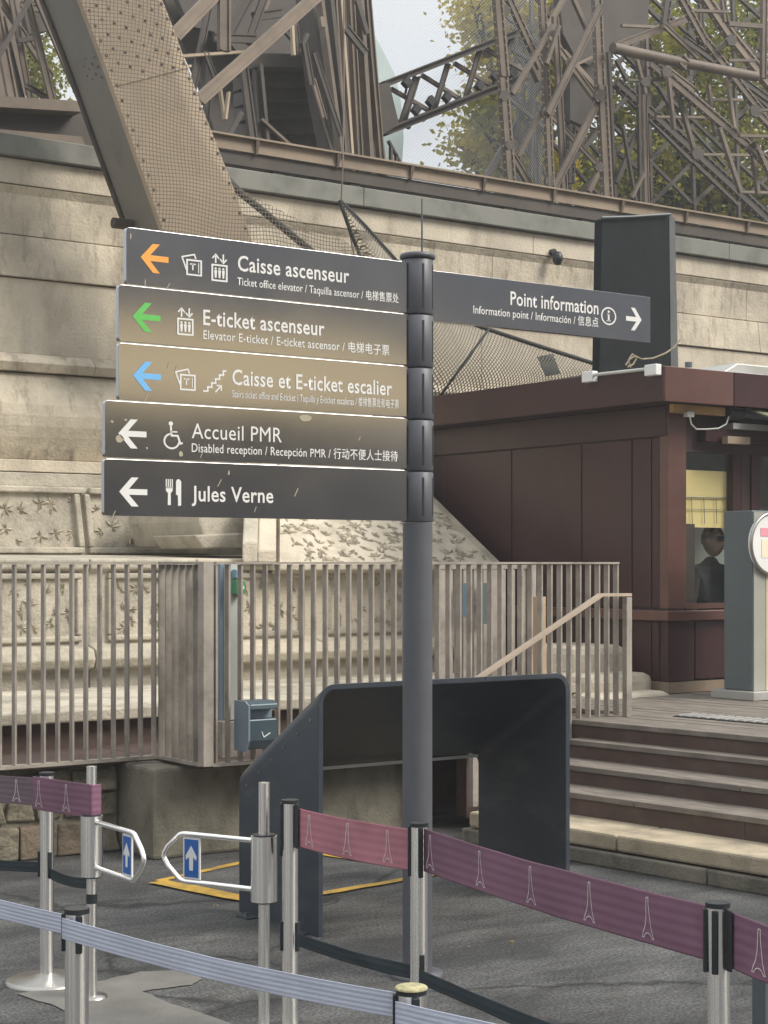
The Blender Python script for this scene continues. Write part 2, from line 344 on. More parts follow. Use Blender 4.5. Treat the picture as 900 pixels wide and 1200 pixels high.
# ================================================================== ground
def sheet(name, pts, z, m, kind='structure'):
    b = MB(); b.add([(p[0], p[1], z) for p in pts], [tuple(range(len(pts)))])
    return b.build(name, m, kind=kind)
def ccw(P):
    a = sum(P[i][0]*P[(i+1) % len(P)][1]-P[(i+1) % len(P)][0]*P[i][1] for i in range(len(P)))
    return P if a > 0 else P[::-1]
sheet('ground', [(-400, -400), (400, -400), (400, 400), (-400, 400)], 0, ASPH)
def jag(P, amp=0.02, n=5):
    o = []
    for i in range(len(P)):
        a, b = Vector(P[i][:2]), Vector(P[(i+1) % len(P)][:2])
        for k in range(n):
            q = a.lerp(b, k/n); o.append((q.x+random.uniform(-amp, amp), q.y+random.uniform(-amp, amp)))
    return o
pp = [on_z(x, y, 0) for x, y in ((20, 1165), (110, 1152), (165, 1140), (222, 1137), (236, 1148), (225, 1155), (165, 1163), (205, 1178), (290, 1208), (330, 1230), (120, 1230), (95, 1195), (70, 1182))]
sheet('concrete_patch', ccw(jag(pp, 0.008, 4)), 0.004, CONC)
pp = [on_z(x, y, 0) for x, y in ((735, 1019), (790, 1016), (850, 1024), (1000, 1048), (1000, 1062), (900, 1044), (850, 1038), (790, 1026))]
sheet('concrete_apron', ccw(jag(pp, 0.015, 4)), 0.004, KERB)
q = [on_z(180, 1034, 0), on_z(350, 997, 0), on_z(520, 1024, 0), on_z(312, 1060, 0)]
for i, w in enumerate((0.055, 0.07, 0.06, 0.11)):
    a, b = q[i], q[(i+1) % 4]; d = (b-a).normalized(); n = Vector((-d.y, d.x, 0))*w/2
    sheet('yellow_line', ccw(jag([a-n+d*0.03, b-n-d*0.03, b+n-d*0.03, a+n+d*0.03], 0.006, 8)), 0.004+0.002*i, YEL)
# fallen leaves
def litter(px, py, z, label, s=0.022):
    c = on_z(px, py, z); b = MB(); a0 = random.random()*6
    pts = []
    for k in range(9):
        r = s*(1 if k % 2 else 0.45); pts.append(c+Vector((math.cos(a0+k*0.7)*r, math.sin(a0+k*0.7)*r, 0.004+random.random()*0.02)))
    b.add([c+Vector((0, 0, 0.012))]+pts, [(0, i+1, (i+1) % 9+1) for i in range(9)])
    return tagit(b.build('fallen_leaf', mat('dry_leaf', (0.45, 0.33, 0.14), 0.7, var=0.2)), label, 'leaf', 'dry leaves on the ground')
litter(253, 1063, 0.02, 'dry leaf lying on the tarmac beside the yellow line')
litter(548, 1114, 0.006, 'tiny pale leaf scrap on the tarmac right of the sign pole', 0.012)
litter(600, 1108, 0.006, 'pale leaf scrap on tarmac below the purple belt', 0.012)
# ================================================================== masonry pier
YW = 13.5
pier = thing('masonry_pier', 'huge limestone masonry pier with moulded courses behind the railings', 'wall', (8, YW, 0))
def course(prof, x0, x1, name='stone_block', m=STONE, parent=None, back=14.6, gap=0.0018):
    """prof: [(protrusion, z)...] bottom to top"""
    pts = [(YW-p, z) for p, z in prof]
    poly = [Vector((x0+gap, y, z)) for y, z in pts]+[Vector((x0+gap, back, prof[-1][1])), Vector((x0+gap, back, prof[0][1]))]
    b = MB(); b.prism(poly, (x1-x0-2*gap, 0, 0))
    return b.build(name, m, parent or pier, bevel=0.006)
def bulge(z0, z1, p0, p1, n=8):
    return [(p0+(p1-p0)*math.sin(math.pi*k/n), z0+(z1-z0)*k/n) for k in range(n+1)]
specs = [
    ([(0.12, 4.995), (0.12, 5.17)], FLASH, 2.6), ([(0.05, 4.775), (0.05, 4.985)], STONE, 1.9),
    ([(0.0, 4.36), (0.01, 4.70), (0.05, 4.765)], STONE2, 2.3), ([(0.06, 4.0), (0.02, 4.35)], STONE2, 1.7), ([(0.03, 3.36), (0.03, 3.99)], STONE, 2.1),
    ([(0.16, 3.20), (0.20, 3.27), (0.12, 3.35)], STONE2, 1.2), (bulge(2.47, 3.19, 0.10, 0.24), STONE2, 1.6),
    ([(0.22, 2.36), (0.22, 2.46)], STONE2, 1.4), ([(0.26, 2.24), (0.26, 2.35)], STONEG, 1.8)]
for ci, (pf, m, L) in enumerate(specs):
    x = 4.4-random.random()*L*0.6
    while x < 17:
        l = L*random.uniform(1.5, 2.3); course(pf, x, x+l, 'flashing' if m is FLASH else 'stone_block', m); x += l
b = MB(); b.box((3.5, YW+0.12, 2.0), (17, 15, 5.1)); b.build('core', STONEG, pier)
# carved panel band (left)
def frame_panel(x0, x1, z0, z1, y, w=0.05, t=0.05, skew=0.0):
    for a in ((x0, z0, x1, z0+w), (x0, z1-w, x1, z1)):
        b = MB(); b.box((a[0], y-t, a[1]), (a[2], y+0.02, a[3])); b.build('moulding', STONEG, pier, bevel=0.012)
    for xa in (x0, x1-w):
        b = MB(); b.prism([(xa, y-t+0.003, z0+w+.004), (xa+w, y-t+0.003, z0+w+.004), (xa+w-skew, y-t+0.003, z1-w-.004), (xa-skew, y-t+0.003, z1-w-.004)], (0, t+0.02, 0)); b.build('moulding', STONEG, pier, bevel=0.01)
YB = 12.9
b = MB(); b.box((3.5, YB, 1.66), (8.75, 14.2, 2.225)); b.build('panel_band', STONEG, pier)
xs = [on_y(p, 600, YB).x for p in (-120, 100, 245)]
for i in range(2): frame_panel(xs[i]+0.02, xs[i+1]-0.02, 1.68, 2.22, YB, skew=0.05)
# ledge at the railing-top height and lower carved base
YL = 11.0
def lower(x0, x1):
    prof = [(YL, 0.4), (YL, 0.84), (YL-0.10, 0.87), (YL-0.13, 0.93), (YL-0.10, 1.0), (YL+0.03, 1.03), (YL+0.03, 1.54), (YL-0.02, 1.56), (YL-0.02, 1.63), (YB+0.05, 1.67), (13.4, 1.67), (13.4, 0.4)]
    b = MB(); b.prism([(x0+0.006, y, z) for y, z in prof], (x1-x0-0.012, 0, 0)); return b.build('base_block', STONE if x0 > 5.7 else STONEG, pier, bevel=0.012)
for a, c in ((3.0, 4.35), (4.35, 5.2), (5.2, 6.05), (6.05, 7.1), (7.1, 8.1), (8.1, 8.72)): lower(a, c)
for a, c in ((3.3, 4.25), (4.45, 5.15), (5.35, 6.0), (6.15, 7.0), (7.2, 8.0)):
    frame_panel(a, c, 1.05, 1.53, YL+0.03, w=0.04, t=0.035)
# sloped carved flare, lit, to the kiosk
xl = on_y(318, 655, YL).x
S0 = Vector((xl, YL-0.12, 1.60)); S1 = Vector((8.74, YL-0.12, 1.60))
S2 = Vector((8.74, YL+1.9, 2.86)); S3 = Vector((xl+1.25, YL+1.9, 2.86)); 
b = MB()
vs = [S0, S1, S2, S3]; lo = [v+Vector((0, 0.30, -0.2)) for v in vs]
b.add(vs+lo, [(0, 1, 2, 3), (7, 6, 5, 4), (0, 4, 5, 1), (1, 5, 6, 2), (2, 6, 7, 3), (3, 7, 4, 0)]); b.build('carved_slope', STONE, pier)
b = MB(); b.box((xl-0.05, YL-0.16, 1.545), (8.742, YL+0.1, 1.598)); b.build('moulding', STONE, pier, bevel=0.012)
b = MB(); b.prism([(8.745, YL-0.12, 0.4), (8.745, YL-0.12, 1.58), (8.745, YL+1.9, 2.84), (8.745, YL+1.9, 0.4)], (0.10, 0, 0)); b.build('slope_side', STONE2, pier)
e = (S3-S0)
for k, (w, t) in enumerate(((0.16, 0.10), (0.13, 0.16))):
    o = S0+Vector((-0.02-0.16*k, 0.02, 0.0)); b = MB()
    b.obox(o+Vector((-w, 0, 0.0)), (w, 0, 0), e, (0, 0, t)); b.build('moulding', STONEG if k else STONE, pier, bevel=0.015)
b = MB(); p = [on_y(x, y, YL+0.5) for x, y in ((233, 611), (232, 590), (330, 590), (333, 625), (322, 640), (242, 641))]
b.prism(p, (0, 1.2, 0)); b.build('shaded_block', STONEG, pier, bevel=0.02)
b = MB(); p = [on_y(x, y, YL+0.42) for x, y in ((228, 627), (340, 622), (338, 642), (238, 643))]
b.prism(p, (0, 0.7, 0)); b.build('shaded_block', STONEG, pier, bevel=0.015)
# rounded stone footing in front of the kiosk side
for (px0, px1, py0, py1, xx) in ((610, 672, 758, 836, 8.35), (598, 690, 792, 838, 8.25), (590, 700, 815, 842, 8.15)):
    a = on_x(px0, py1, xx); c = on_x(px1, py0, xx)
    b = MB(); b.box((xx, a.y, 0.5), (8.9, c.y, c.z)); b.build('footing_block', STONE, pier, bevel=0.06)
# carved leaves (fine relief): one mesh of many small sprigs
def leaf_sprigs(frames, name, seed):
    rnd = random.Random(seed); b = MB()
    for (o, u, v, nrm, step, sz) in frames:
        u, v, nrm, o = map(Vector, (u, v, nrm, o)); U, V = u.normalized(), v.normalized()
        nu, nv = max(1, int(u.length/step)), max(1, int(v.length/step))
        for i in range(nu):
            for j in range(nv):
                c = o+U*((i+0.5+rnd.uniform(-.3, .3))*u.length/nu)+V*((j+0.5+rnd.uniform(-.3, .3))*v.length/nv)+nrm*0.004
                a0 = rnd.uniform(-2.4, 2.4); nl = rnd.randint(3, 7)
                for k in range(nl):
                    a = a0+math.pi/2+(k-(nl-1)/2)*rnd.uniform(0.6, 0.95); l = sz*rnd.uniform(0.45, 1.35); w = l*rnd.uniform(0.09, 0.17)
                    d = U*math.cos(a)+V*math.sin(a); g = nrm.cross(d).normalized()
                    b.add([c, c+d*l*.45+g*w, c+d*l, c+d*l*.45-g*w, c+d*l*.45+nrm*0.014], [(0, 3, 4), (3, 2, 4), (2, 1, 4), (1, 0, 4)])
    return b.build(name, LEAFST, pier, kind='stuff')
sn = (S1-S0).cross(S3-S0).normalized()
fr = [((xs[0]+0.05, YB, 1.74), (xs[1]-xs[0]-0.1, 0, 0), (0, 0, 0.42), (0, -1, 0), 0.14, 0.075), ((xs[1]+0.05, YB, 1.74), (xs[2]-xs[1]-0.1, 0, 0), (0, 0, 0.42), (0, -1, 0), 0.14, 0.075)]
for a, c in ((3.3, 4.25), (4.45, 5.15), (5.35, 6.0), (6.15, 7.0), (7.2, 8.0)):
    fr.append(((a+0.05, YL+0.03, 1.08), (c-a-0.1, 0, 0), (0, 0, 0.42), (0, -1, 0), 0.11, 0.06))
leaf_sprigs(fr, 'carved_leaves', 3)
bb = [(S0+(S1-S0)*0.12, (S1-S0)*0.86, (S2-S1)*0.42, sn, 0.115, 0.075)]
leaf_sprigs(bb, 'carved_leaves', 5)
# small dark camera on the wall
c = on_y(646, 296, YW-0.05)
t = thing('wall_camera', 'small black dome camera mounted on the upper limestone wall', 'camera', c+Vector((0, 0.05, 0)))
b = MB(); b.tube([c+Vector((0, 0.08, 0)), c+Vector((0, -0.05, 0))], 0.035, 12); b.build('mount', BLK, t)
b = MB(); b.lathe(c+Vector((0.01, -0.09, -0.09)), [(0.001, -0.055), (0.035, -0.045), (0.055, 0), (0.052, 0.05), (0.03, 0.085), (0.001, 0.09)], 14); b.build('dome', BLK, t)

# ================================================================== foundations and the ledge behind the railing
XB = 4.45
fw = thing('rubble_wall', 'low rubble stone wall under the left railing', 'wall', (3, 8.62, 0))
b = MB(); b.box((1.5, 8.635, 0), (XB-0.2, 9.2, 0.49)); b.build('mortar', FCON, fw)
rnd = random.Random(11)
zz = 0.0
for hi, h in enumerate((0.20, 0.14, 0.14)):
    x = 2.6+rnd.random()*0.2
    while x < XB-0.22:
        w = rnd.uniform(0.16, 0.32); w = min(w, XB-0.2-x)
        if w < 0.06: break
        b = MB(); n = 0.012; j = lambda: rnd.uniform(-n, n)*1.4
        P = [(x+.003+j()*.5, 8.60+j()*1.5, zz+.008+j()*.4), (x+w-.01+j(), 8.60+j()*1.5, zz+.008), (x+w-.01, 8.8, zz+.008), (x+.01, 8.8, zz+.008),
             (x+.012+j(), 8.61+j()*1.5, zz+h-.01+j()), (x+w-.012+j(), 8.61+j()*1.5, zz+h-.01+j()), (x+w-.012, 8.8, zz+h-.01), (x+.012, 8.8, zz+h-.01)]
        b.add(P, [(0, 3, 2, 1), (4, 5, 6, 7), (0, 1, 5, 4), (1, 2, 6, 5), (2, 3, 7, 6), (3, 0, 4, 7)])
        b.build('stone', RUBB2 if rnd.random() < 0.25 else RUBB, fw, bevel=0.012); x += w
    zz += h
cb = thing('concrete_foundation', 'stained concrete foundation block under the railing corner', 'foundation', (5, 8.2, 0))
b = MB(); b.box((XB-0.19, 8.22, 0), (5.3, 9.6, 0.495)); b.build('block', FCON, cb, bevel=0.02)
b = MB(); b.box((5.31, 8.24, 0), (5.98, 9.6, 0.485)); b.build('block', FCON, cb, bevel=0.02)
b = MB(); b.box((5.985, 8.15, 0), (6.06, 8.9, 0.50)); b.build('brown_pier', RISER, cb)
b = MB(); b.box((6.065, 8.45, 0.10), (6.5, 9.4, 0.50)); b.build('block', RISER, cb)
b = MB(); b.box((6.30, 8.10, 0.07), (6.52, 8.20, 0.52)); b.build('stair_side_panel', RISER, cb)
b = MB(); b.box((6.525, 8.09, 0.12), (6.85, 8.20, 0.54)); b.build('stair_side_panel', FENCE, cb)
lg = thing('ledge_platform', 'pale stone ledge and brown platform behind the railings', 'platform', (5, 9.4, 0.4))
b = MB(); b.box((1.5, 9.35, 0.40), (8.2, 10.9, 0.66)); b.build('platform_base', RISER, lg)
for k in range(6):
    b = MB(); b.box((1.5+k*1.12, 9.25, 0.665), (1.5+(k+1)*1.12-0.008, 10.9, 0.735)); b.build('ledge_stone', STONEG, lg, bevel=0.01)
b = MB(); b.box((1.5, 8.56, 0.495), (XB, 9.34, 0.51)); b.build('floor_strip', RISER, lg)
b = MB(); b.box((XB, 8.04, 0.497), (7.2, 9.34, 0.512)); b.build('floor_strip', RISER, lg)

# ================================================================== railings
ZT = 1.605
def railing(name, label, p0, p1, step, z0, fin_t=0.011, fin_d=0.042, along='x', zfun=None, rails=True):
    p0, p1 = Vector(p0), Vector(p1); t = thing(name, label, 'railing', (p0.x, p0.y, 0))
    d = (p1-p0); L = d.length; d.normalize(); n = int(L/step)
    perp = Vector((-d.y, d.x, 0))
    cache = {}
    for i in range(n+1):
        q = p0+d*(i*L/n); z = zfun(q) if zfun else z0
        key = round(z, 3)
        if key not in cache:
            b = MB(); b.obox(-d*fin_t/2-perp*fin_d/2, d*fin_t, perp*fin_d, (0, 0, ZT-0.012-z)); me = b.build('baluster', FENCE)
            me.parent = t; me.location = q-t.location+Vector((0, 0, z)); cache[key] = me
        else:
            clone(cache[key], 'baluster', t, q-t.location+Vector((0, 0, z)))
    b = MB(); b.obox(p0-d*0.006-perp*0.028+Vector((0, 0, ZT-0.010)), d*(L+0.012), perp*0.056, (0, 0, 0.012)); b.build('top_rail', FENCE, t)
    if rails:
        b = MB(); b.obox(p0-d*0.006-perp*0.029+Vector((0, 0, z0-0.02)), d*(L+0.012), perp*0.058, (0, 0, 0.018)); b.build('bottom_rail', FENCE, t)
    return t
r1 = railing('railing', 'left brown metal railing above the rubble stone wall', (2.6, 8.5, 0), (XB-0.04, 8.5, 0), 0.079, 0.535)
r2 = railing('railing', 'short side railing whose close bars overlap at the corner', (XB, 8.47, 0), (XB, 8.0, 0), 0.075, 0.535, fin_d=0.05)
def zf(q):
    return 0.535 if q.x < 6.35 else (0.52 if q.x < 7.12 else 0.64)
r3 = railing('railing', 'right brown metal railing running behind the sign pole to the steps', (XB+0.055, 7.98, 0), (7.40, 7.98, 0), 0.0775, 0.535, zfun=zf, rails=False)
b = MB(); b.box((XB+0.03, 7.95, 0.515), (6.36, 8.01, 0.533)); b.build('bottom_rail', FENCE, r3)
b = MB(); b.box((XB-0.03, 7.95, 0.52), (XB+0.03, 8.012, 1.607)); b.build('corner_post', FENCE, r2)
# gate-like leaf standing behind, wide flat bars
g = thing('railing_gate', 'brown gate of broad flat bars behind the railing right of the pole', 'gate', (6.3, 8.9, 0.5))
gp = [518, 527, 536, 545, 556, 567, 578, 589, 600, 611]
for k, px in enumerate(gp):
    c = on_y(px, 700, 8.9); w = 0.028 if k % 3 else 0.05
    b = MB(); b.box((c.x-w/2, 8.885, 0.52), (c.x+w/2, 8.915, 1.56)); b.build('bar', FENCE, g)
xa, xb_ = on_y(514, 700, 8.9).x, on_y(616, 700, 8.9).x
b = MB(); b.box((xa, 8.88, 1.562), (xb_, 8.92, 1.59)); b.build('frame_rail', FENCE, g)
b = MB(); b.box((xb_+0.002, 8.86, 0.52), (xb_+0.06, 8.94, 1.59)); b.build('gate_post', FENCE, g)
c = on_y(546, 714, 8.83); b = MB(); b.box((c.x-0.02, 8.80, 1.25), (c.x+0.02, 8.84, 1.47)); b.build('blue_strip', PBLUE, g)
c = on_y(565, 714, 8.83); b = MB(); b.box((c.x-0.03, 8.80, 1.2), (c.x+0.03, 8.84, 1.47)); b.build('lock_box', STELE, g)
c = on_y(632, 745, 8.6)
tagit(MB().box((c.x-0.03, 8.57, 0.5), (c.x+0.03, 8.63, 1.38)).build('wooden_post', WOODT), 'short tan post behind the right railing next to the kiosk', 'post')
# pale post with boxes
c = on_y(268, 700, 8.35)
t = thing('service_post', 'pale grey service post carrying a green box behind the railing', 'post', (c.x, 8.35, 0.51))
b = MB(); b.box((c.x-0.008, 8.32, 0.72), (c.x+0.055, 8.40, 1.60)); b.build('shaft', PALE, t, bevel=0.004)
b = MB(); b.box((c.x-0.052, 8.36, 0.72), (c.x-0.022, 8.39, 1.60)); b.build('blue_tube', BINL, t, bevel=0.006)
b = MB(); b.box((c.x-0.07, 8.30, 0.512), (c.x+0.075, 8.42, 0.715)); b.build('plinth', FENCE, t, bevel=0.004)
zc = on_y(272, 688, 8.3).z
b = MB(); b.box((c.x-0.002, 8.26, zc-0.04), (c.x+0.056, 8.315, zc+0.04)); gb = b.build('green_box', GREEN, t, bevel=0.004)
b = MB(); b.box((c.x+0.022, 8.255, zc-0.012), (c.x+0.045, 8.259, zc+0.006)); b.build('label_plate', WHITE, gb)
b = MB(); b.box((c.x-0.0, 8.27, zc+0.048), (c.x+0.05, 8.315, zc+0.10)); b.build('blue_box', PBLUE, t, bevel=0.006)
# ashtray bin
a = on_y(281, 822, 7.86); c = on_y(324, 878, 7.86)
t = thing('ashtray_bin', 'grey blue wall ashtray bin hung on the railing beside the dark hood', 'bin', (a.x, 7.9, c.z))
x0, x1 = a.x+0.03, a.x+0.205; z1, z0 = a.z, c.z
b = MB(); b.prism([(x0, 7.94, z0), (x0, 7.84, z0+0.01), (x0, 7.815, z0+0.06), (x0, 7.815, z1-0.095), (x0, 7.94, z1-0.095)], (x1-x0, 0, 0)); b.build('drawer', BIN, t, bevel=0.008)
b = MB(); b.prism([(x0-0.012, 7.95, z0+0.0), (x0-0.012, 7.83, z0), (x0-0.012, 7.80, z0+0.06), (x0-0.012, 7.80, z1-0.02), (x0-0.012, 7.84, z1), (x0-0.012, 7.95, z1)], (0.011, 0, 0)); b.build('side_cheek', BINL, t)
b = MB(); b.prism([(x0, 7.95, z1-0.045), (x0, 7.80, z1-0.045), (x0, 7.805, z1-0.015), (x0, 7.84, z1), (x0, 7.95, z1)], (x1-x0, 0, 0)); b.build('lid', BIN, t, bevel=0.006)
b = MB(); b.box((x0, 7.87, z1-0.094), (x1, 7.94, z1-0.046)); b.build('slot_back', BINL, t)
b = MB(); mx_, mz = x0+0.09, z0+0.075
b.bar((mx_-0.012, 7.812, mz+0.03), (mx_, 7.812, mz), 0.004, 0.002); b.bar((mx_, 7.812, mz), (mx_+0.04, 7.812, mz+0.022), 0.005, 0.002)
b.build('cigarette_symbol', SIGNW, t)

# ================================================================== steps and deck
ang = math.radians(41.2)
SD = (FW*math.cos(ang)-RT*math.sin(ang)); ND = (FW*math.sin(ang)+RT*math.cos(ang))
O = on_z(670, 1010, 0)
def sp(s, n, z): return O+SD*s+ND*n+UP*z
def sbox(b, s0, s1, n0, n1, z0, z1): return b.obox(sp(s0, n0, z0), SD*(s1-s0), ND*(n1-n0), UP*(z1-z0))
st = thing('steps', 'brown and grey steps climbing to the kiosk deck', 'steps', O)
SL, SR = 0.86, -6.0
rows = []     # (n_front, z_top)
for (y_n, zt) in ((952, 0.18), (929, 0.305), (897, 0.415), (867, 0.525), (843, 0.635)):
    p = on_z(672, y_n, zt if zt > 0.2 else 0.18); rows.append(((p-O).dot(ND), zt))
# kerb: two stone layers
cuts = [SL, -0.9, -2.8, -4.6, SR]
for k in range(4):
    b = MB(); sbox(b, cuts[k+1]+.004, cuts[k]-.004, 0.0, 0.9, 0.0, 0.082); b.build('kerb_stone', FCON, st, bevel=0.01)
cuts = [SL-0.05, -0.3, -2.2, -4.1, SR]
for k in range(4):
    b = MB(); sbox(b, cuts[k+1]+.004, cuts[k]-.004, 0.012, 0.9, 0.092, 0.18); b.build('kerb_stone', KERB, st, bevel=0.014)
jt = {1: [SL-0.45, -0.12, -2.4, -4.6, SR], 2: [SL-0.45, -0.62, -2.9, -5.0, SR], 3: [SL-0.45, -1.05, -3.3, SR], 4: [0.05, -2.1, -4.1, SR]}
for i in range(1, 5):
    n0, zt = rows[i]; zp = rows[i-1][1]; n1 = rows[i+1][0]+0.03 if i < 4 else n0+0.16
    L0 = (7.90-O.y-ND.y*n0)/SD.y if i < 4 else (on_z(693, 838, 0.635)-O).dot(SD)
    # riser panels
    rc = [L0, -0.55-0.3*i, -2.6-0.1*i, -4.5, SR]
    for k in range(len(rc)-1):
        b = MB(); sbox(b, rc[k+1]+.002, rc[k]-.002, n0+0.012, n0+0.06, zp-0.01, zt-0.034); b.build('riser_panel', RISER, st)
    c = [L0]+jt[i][1:]
    for k in range(len(c)-1):
        b = MB(); sbox(b, c[k+1]+.003, c[k]-.003, n0, n1+0.05, zt-0.032, zt); b.build('tread_board', TREAD, st, bevel=0.004)
# stair stringer end
n4 = rows[4][0]
b = MB(); sbox(b, L0+0.40, L0+0.44, rows[1][0], n4+0.3, 0.18, 0.45); b.build('stringer', RISER, st)
b = MB(); sbox(b, L0+0.005, L0+0.04, n4, n4+0.5, 0.5, 0.632); b.build('stringer', RISER, st)
litter(727, 862, 0.53, 'yellow dry leaf lying on the top step', 0.026)
litter(686, 856, 0.53, 'pale dry leaf at the left end of the top step', 0.024)
dk = thing('deck', 'grey plank deck in front of the dark red kiosk', 'deck', sp(-2, n4+1, 0.5))
b = MB(); b.add([sp(0.0, n4+0.1, 0.60), sp(SR-3, n4+0.1, 0.60), sp(SR-3, 9, 0.60), sp(4.2, 9, 0.60), sp(4.2, n4+0.1, 0.6)], [(0, 4, 3, 2, 1)][0:1]); b.build('deck_base', RISER, dk)
n = n4+0.214
for k in range(26):
    s1 = L0+1.2 if k > 2 else L0; cs = [s1, random.uniform(-1.5, -0.5), random.uniform(-3.6, -2.5), SR-2]
    for j in range(3):
        b = MB(); sbox(b, cs[j+1]+.003, cs[j]-.003, n, n+0.135, 0.606, 0.634+random.uniform(-.0015, .0015))
        b.build('deck_plank', TREAD, dk)
    n += 0.142
gt = thing('drain_grate', 'dark slotted drain strip set across the deck', 'grate', sp(-2, n4+0.66, 0.635))
GS = L0-0.42
b = MB(); sbox(b, -5.0, GS, n4+0.60, n4+0.84, 0.636, 0.641); b.build('grate_tray', POLED, gt)
for k in range(80):
    b = MB(); s = GS-0.05-k*0.07; b.obox(sp(s, n4+0.61, 0.642), SD*0.034+ND*0.0, ND*0.22+SD*0.03, UP*0.006); b.build('grate_bar', STELEB, gt)
# handrail
t = thing('stair_handrail', 'thin brown handrail sloping down the left side of the steps', 'handrail', (7.6, 8.0, 0.6))
a = on_y(735, 697, 7.9); c = on_y(704, 697, 7.9); d = on_y(560, 795, 7.86)
b = MB(); b.bar(a+Vector((0.02, 0, 0)), c, 0.019, 0.045); b.bar(c, d, 0.019, 0.045); d2 = d+Vector((-0.2, 0, -0.02)); b.bar(d, d2, 0.018, 0.045); b.build('rail', mat('handrail_paint', (0.44, 0.36, 0.28), 0.45, metal=0.1, var=0.1), t)
b = MB(); b.box((a.x-0.022, 7.88, 0.636), (a.x+0.022, 7.92, a.z-0.014)); b.build('post', FENCE, t)
e2 = on_y(555, 940, 7.86); b = MB(); b.box((e2.x-0.02, 7.84, 0.18), (e2.x+0.02, 7.88, d.z+0.0)); b.build('post', FENCE, t)

# ================================================================== kiosk
XK, YK = 8.96, 9.10
k_ = thing('kiosk', 'dark red ticket kiosk with wide flat fascia and corner window', 'kiosk', (XK, YK, 0.635))
yb = 12.3
wx0, wx1 = on_y(803, 600, YK).x, on_y(858, 600, YK).x
zw0, zw1 = 1.30, 2.43
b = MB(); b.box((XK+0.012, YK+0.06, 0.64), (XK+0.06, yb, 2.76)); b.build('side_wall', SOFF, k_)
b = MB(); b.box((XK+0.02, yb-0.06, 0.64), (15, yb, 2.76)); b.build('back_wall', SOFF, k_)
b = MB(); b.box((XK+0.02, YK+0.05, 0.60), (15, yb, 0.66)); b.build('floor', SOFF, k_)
b = MB(); b.box((XK-0.02, YK-0.02, 0.64), (15, YK+0.055, 0.72)); b.box((XK-0.02, YK+0.057, 0.64), (XK+0.01, yb, 0.72)); b.build('plinth', CHAN, k_)
# side panels
gy = [on_x(p, 600, XK).y for p in (765, 742, 683, 601, 520)]
gy = [YK+0.01]+gy
b = MB(); b.box((XK+0.001, YK, 0.72), (XK+0.02, yb, 2.76)); b.build('side_lining', SOFF, k_)
for i in range(5):
    y0, y1 = (gy[i]+0.006 if i else YK+0.084), min(gy[i+1], yb)-0.006
    b = MB(); b.box((XK-0.012, y0, 1.27), (XK, y1, 2.53)); b.build('wall_panel', KIOSK, k_, bevel=0.003)
    b = MB(); b.box((XK-0.012, y0, 0.735), (XK, y1, 1.165)); b.build('wall_panel', KIOSK, k_, bevel=0.003)
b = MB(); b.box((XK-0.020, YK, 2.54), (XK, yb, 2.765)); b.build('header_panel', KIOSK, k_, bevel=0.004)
# counter ledge round the corner
b = MB(); b.prism([(XK-0.07, YK-0.07, 1.175), (15, YK-0.07, 1.175), (15, YK, 1.175), (XK, YK, 1.175), (XK, yb, 1.175), (XK-0.07, yb, 1.175)], (0, 0, 0.075)); b.build('counter_ledge', KIOSKL, k_, bevel=0.006)
# front
b = MB(); b.box((XK-0.012, YK-0.012, 1.262), (wx0, YK+0.08, 2.765)); b.build('corner_post', KIOSKL, k_, bevel=0.004)
b = MB(); b.box((XK-0.012, YK-0.012, 0.725), (9.22, YK+0.05, 1.17)); b.build('wall_panel', KIOSK, k_, bevel=0.003)
b = MB(); b.box((9.232, YK-0.010, 0.735), (9.60, YK+0.05, 1.17)); b.build('wall_panel', KIOSK, k_, bevel=0.003)
b = MB(); b.box((9.612, YK-0.012, 0.735), (15, YK+0.05, 1.17)); b.build('wall_panel', KIOSK, k_, bevel=0.003)
b = MB(); b.box((wx0+.002, YK-0.008, zw1), (15, YK+0.08, 2.76)); b.build('header_panel', SOFF, k_)
b = MB(); b.box((wx0+.002, YK-0.006, 1.26), (wx1, YK+0.05, zw0)); b.build('window_sill', KIOSKL, k_)
b = MB(); b.box((wx1, YK-0.010, 1.26), (wx1+0.09, YK+0.08, zw1)); b.build('mullion', KIOSK, k_, bevel=0.003)
b = MB(); b.box((wx1+0.1, YK-0.004, 1.26), (wx1+0.19, YK+0.08, zw1)); b.build('mullion', SOFF, k_)
b = MB(); b.box((wx1+0.20, YK-0.014, 1.26), (wx1+0.30, YK+0.08, zw1)); b.build('mullion', KIOSK, k_, bevel=0.003)
b = MB(); b.box((wx1+0.302, YK+0.02, 1.26), (15, YK+0.03, zw1)); b.build('window_pane', GLASS, k_)
b = MB(); b.box((wx0+.003, YK+0.014, zw0+.001), (wx1-.001, YK+0.02, zw1-.001)); b.build('window_pane', GLASS, k_)
mxp = on_y(832, 634, YK+0.26).x
# yellow panel and wires put in for the reflection in the glass
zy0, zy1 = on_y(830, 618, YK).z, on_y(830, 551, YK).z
b = MB(); b.box((wx0-0.02, YK+0.06, zy0), (wx1+0.2, YK+0.066, zy1)); b.build('yellow_reflection', YPAN, k_)
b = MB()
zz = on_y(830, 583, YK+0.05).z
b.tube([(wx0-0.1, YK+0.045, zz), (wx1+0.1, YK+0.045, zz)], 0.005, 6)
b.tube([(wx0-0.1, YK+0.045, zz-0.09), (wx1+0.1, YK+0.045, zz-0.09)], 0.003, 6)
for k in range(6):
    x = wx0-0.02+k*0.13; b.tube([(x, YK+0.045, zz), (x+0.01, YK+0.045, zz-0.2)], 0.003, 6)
b.build('reflected_wires', INOXB, k_)
b = MB(); b.box((wx0+0.002, YK+0.03, zw0), (wx0+0.13, YK+0.05, on_y(815, 614, YK+0.03).z)); b.build('dark_reflection', SOFF, k_)  # dark block put in for a dark shape reflected in the glass
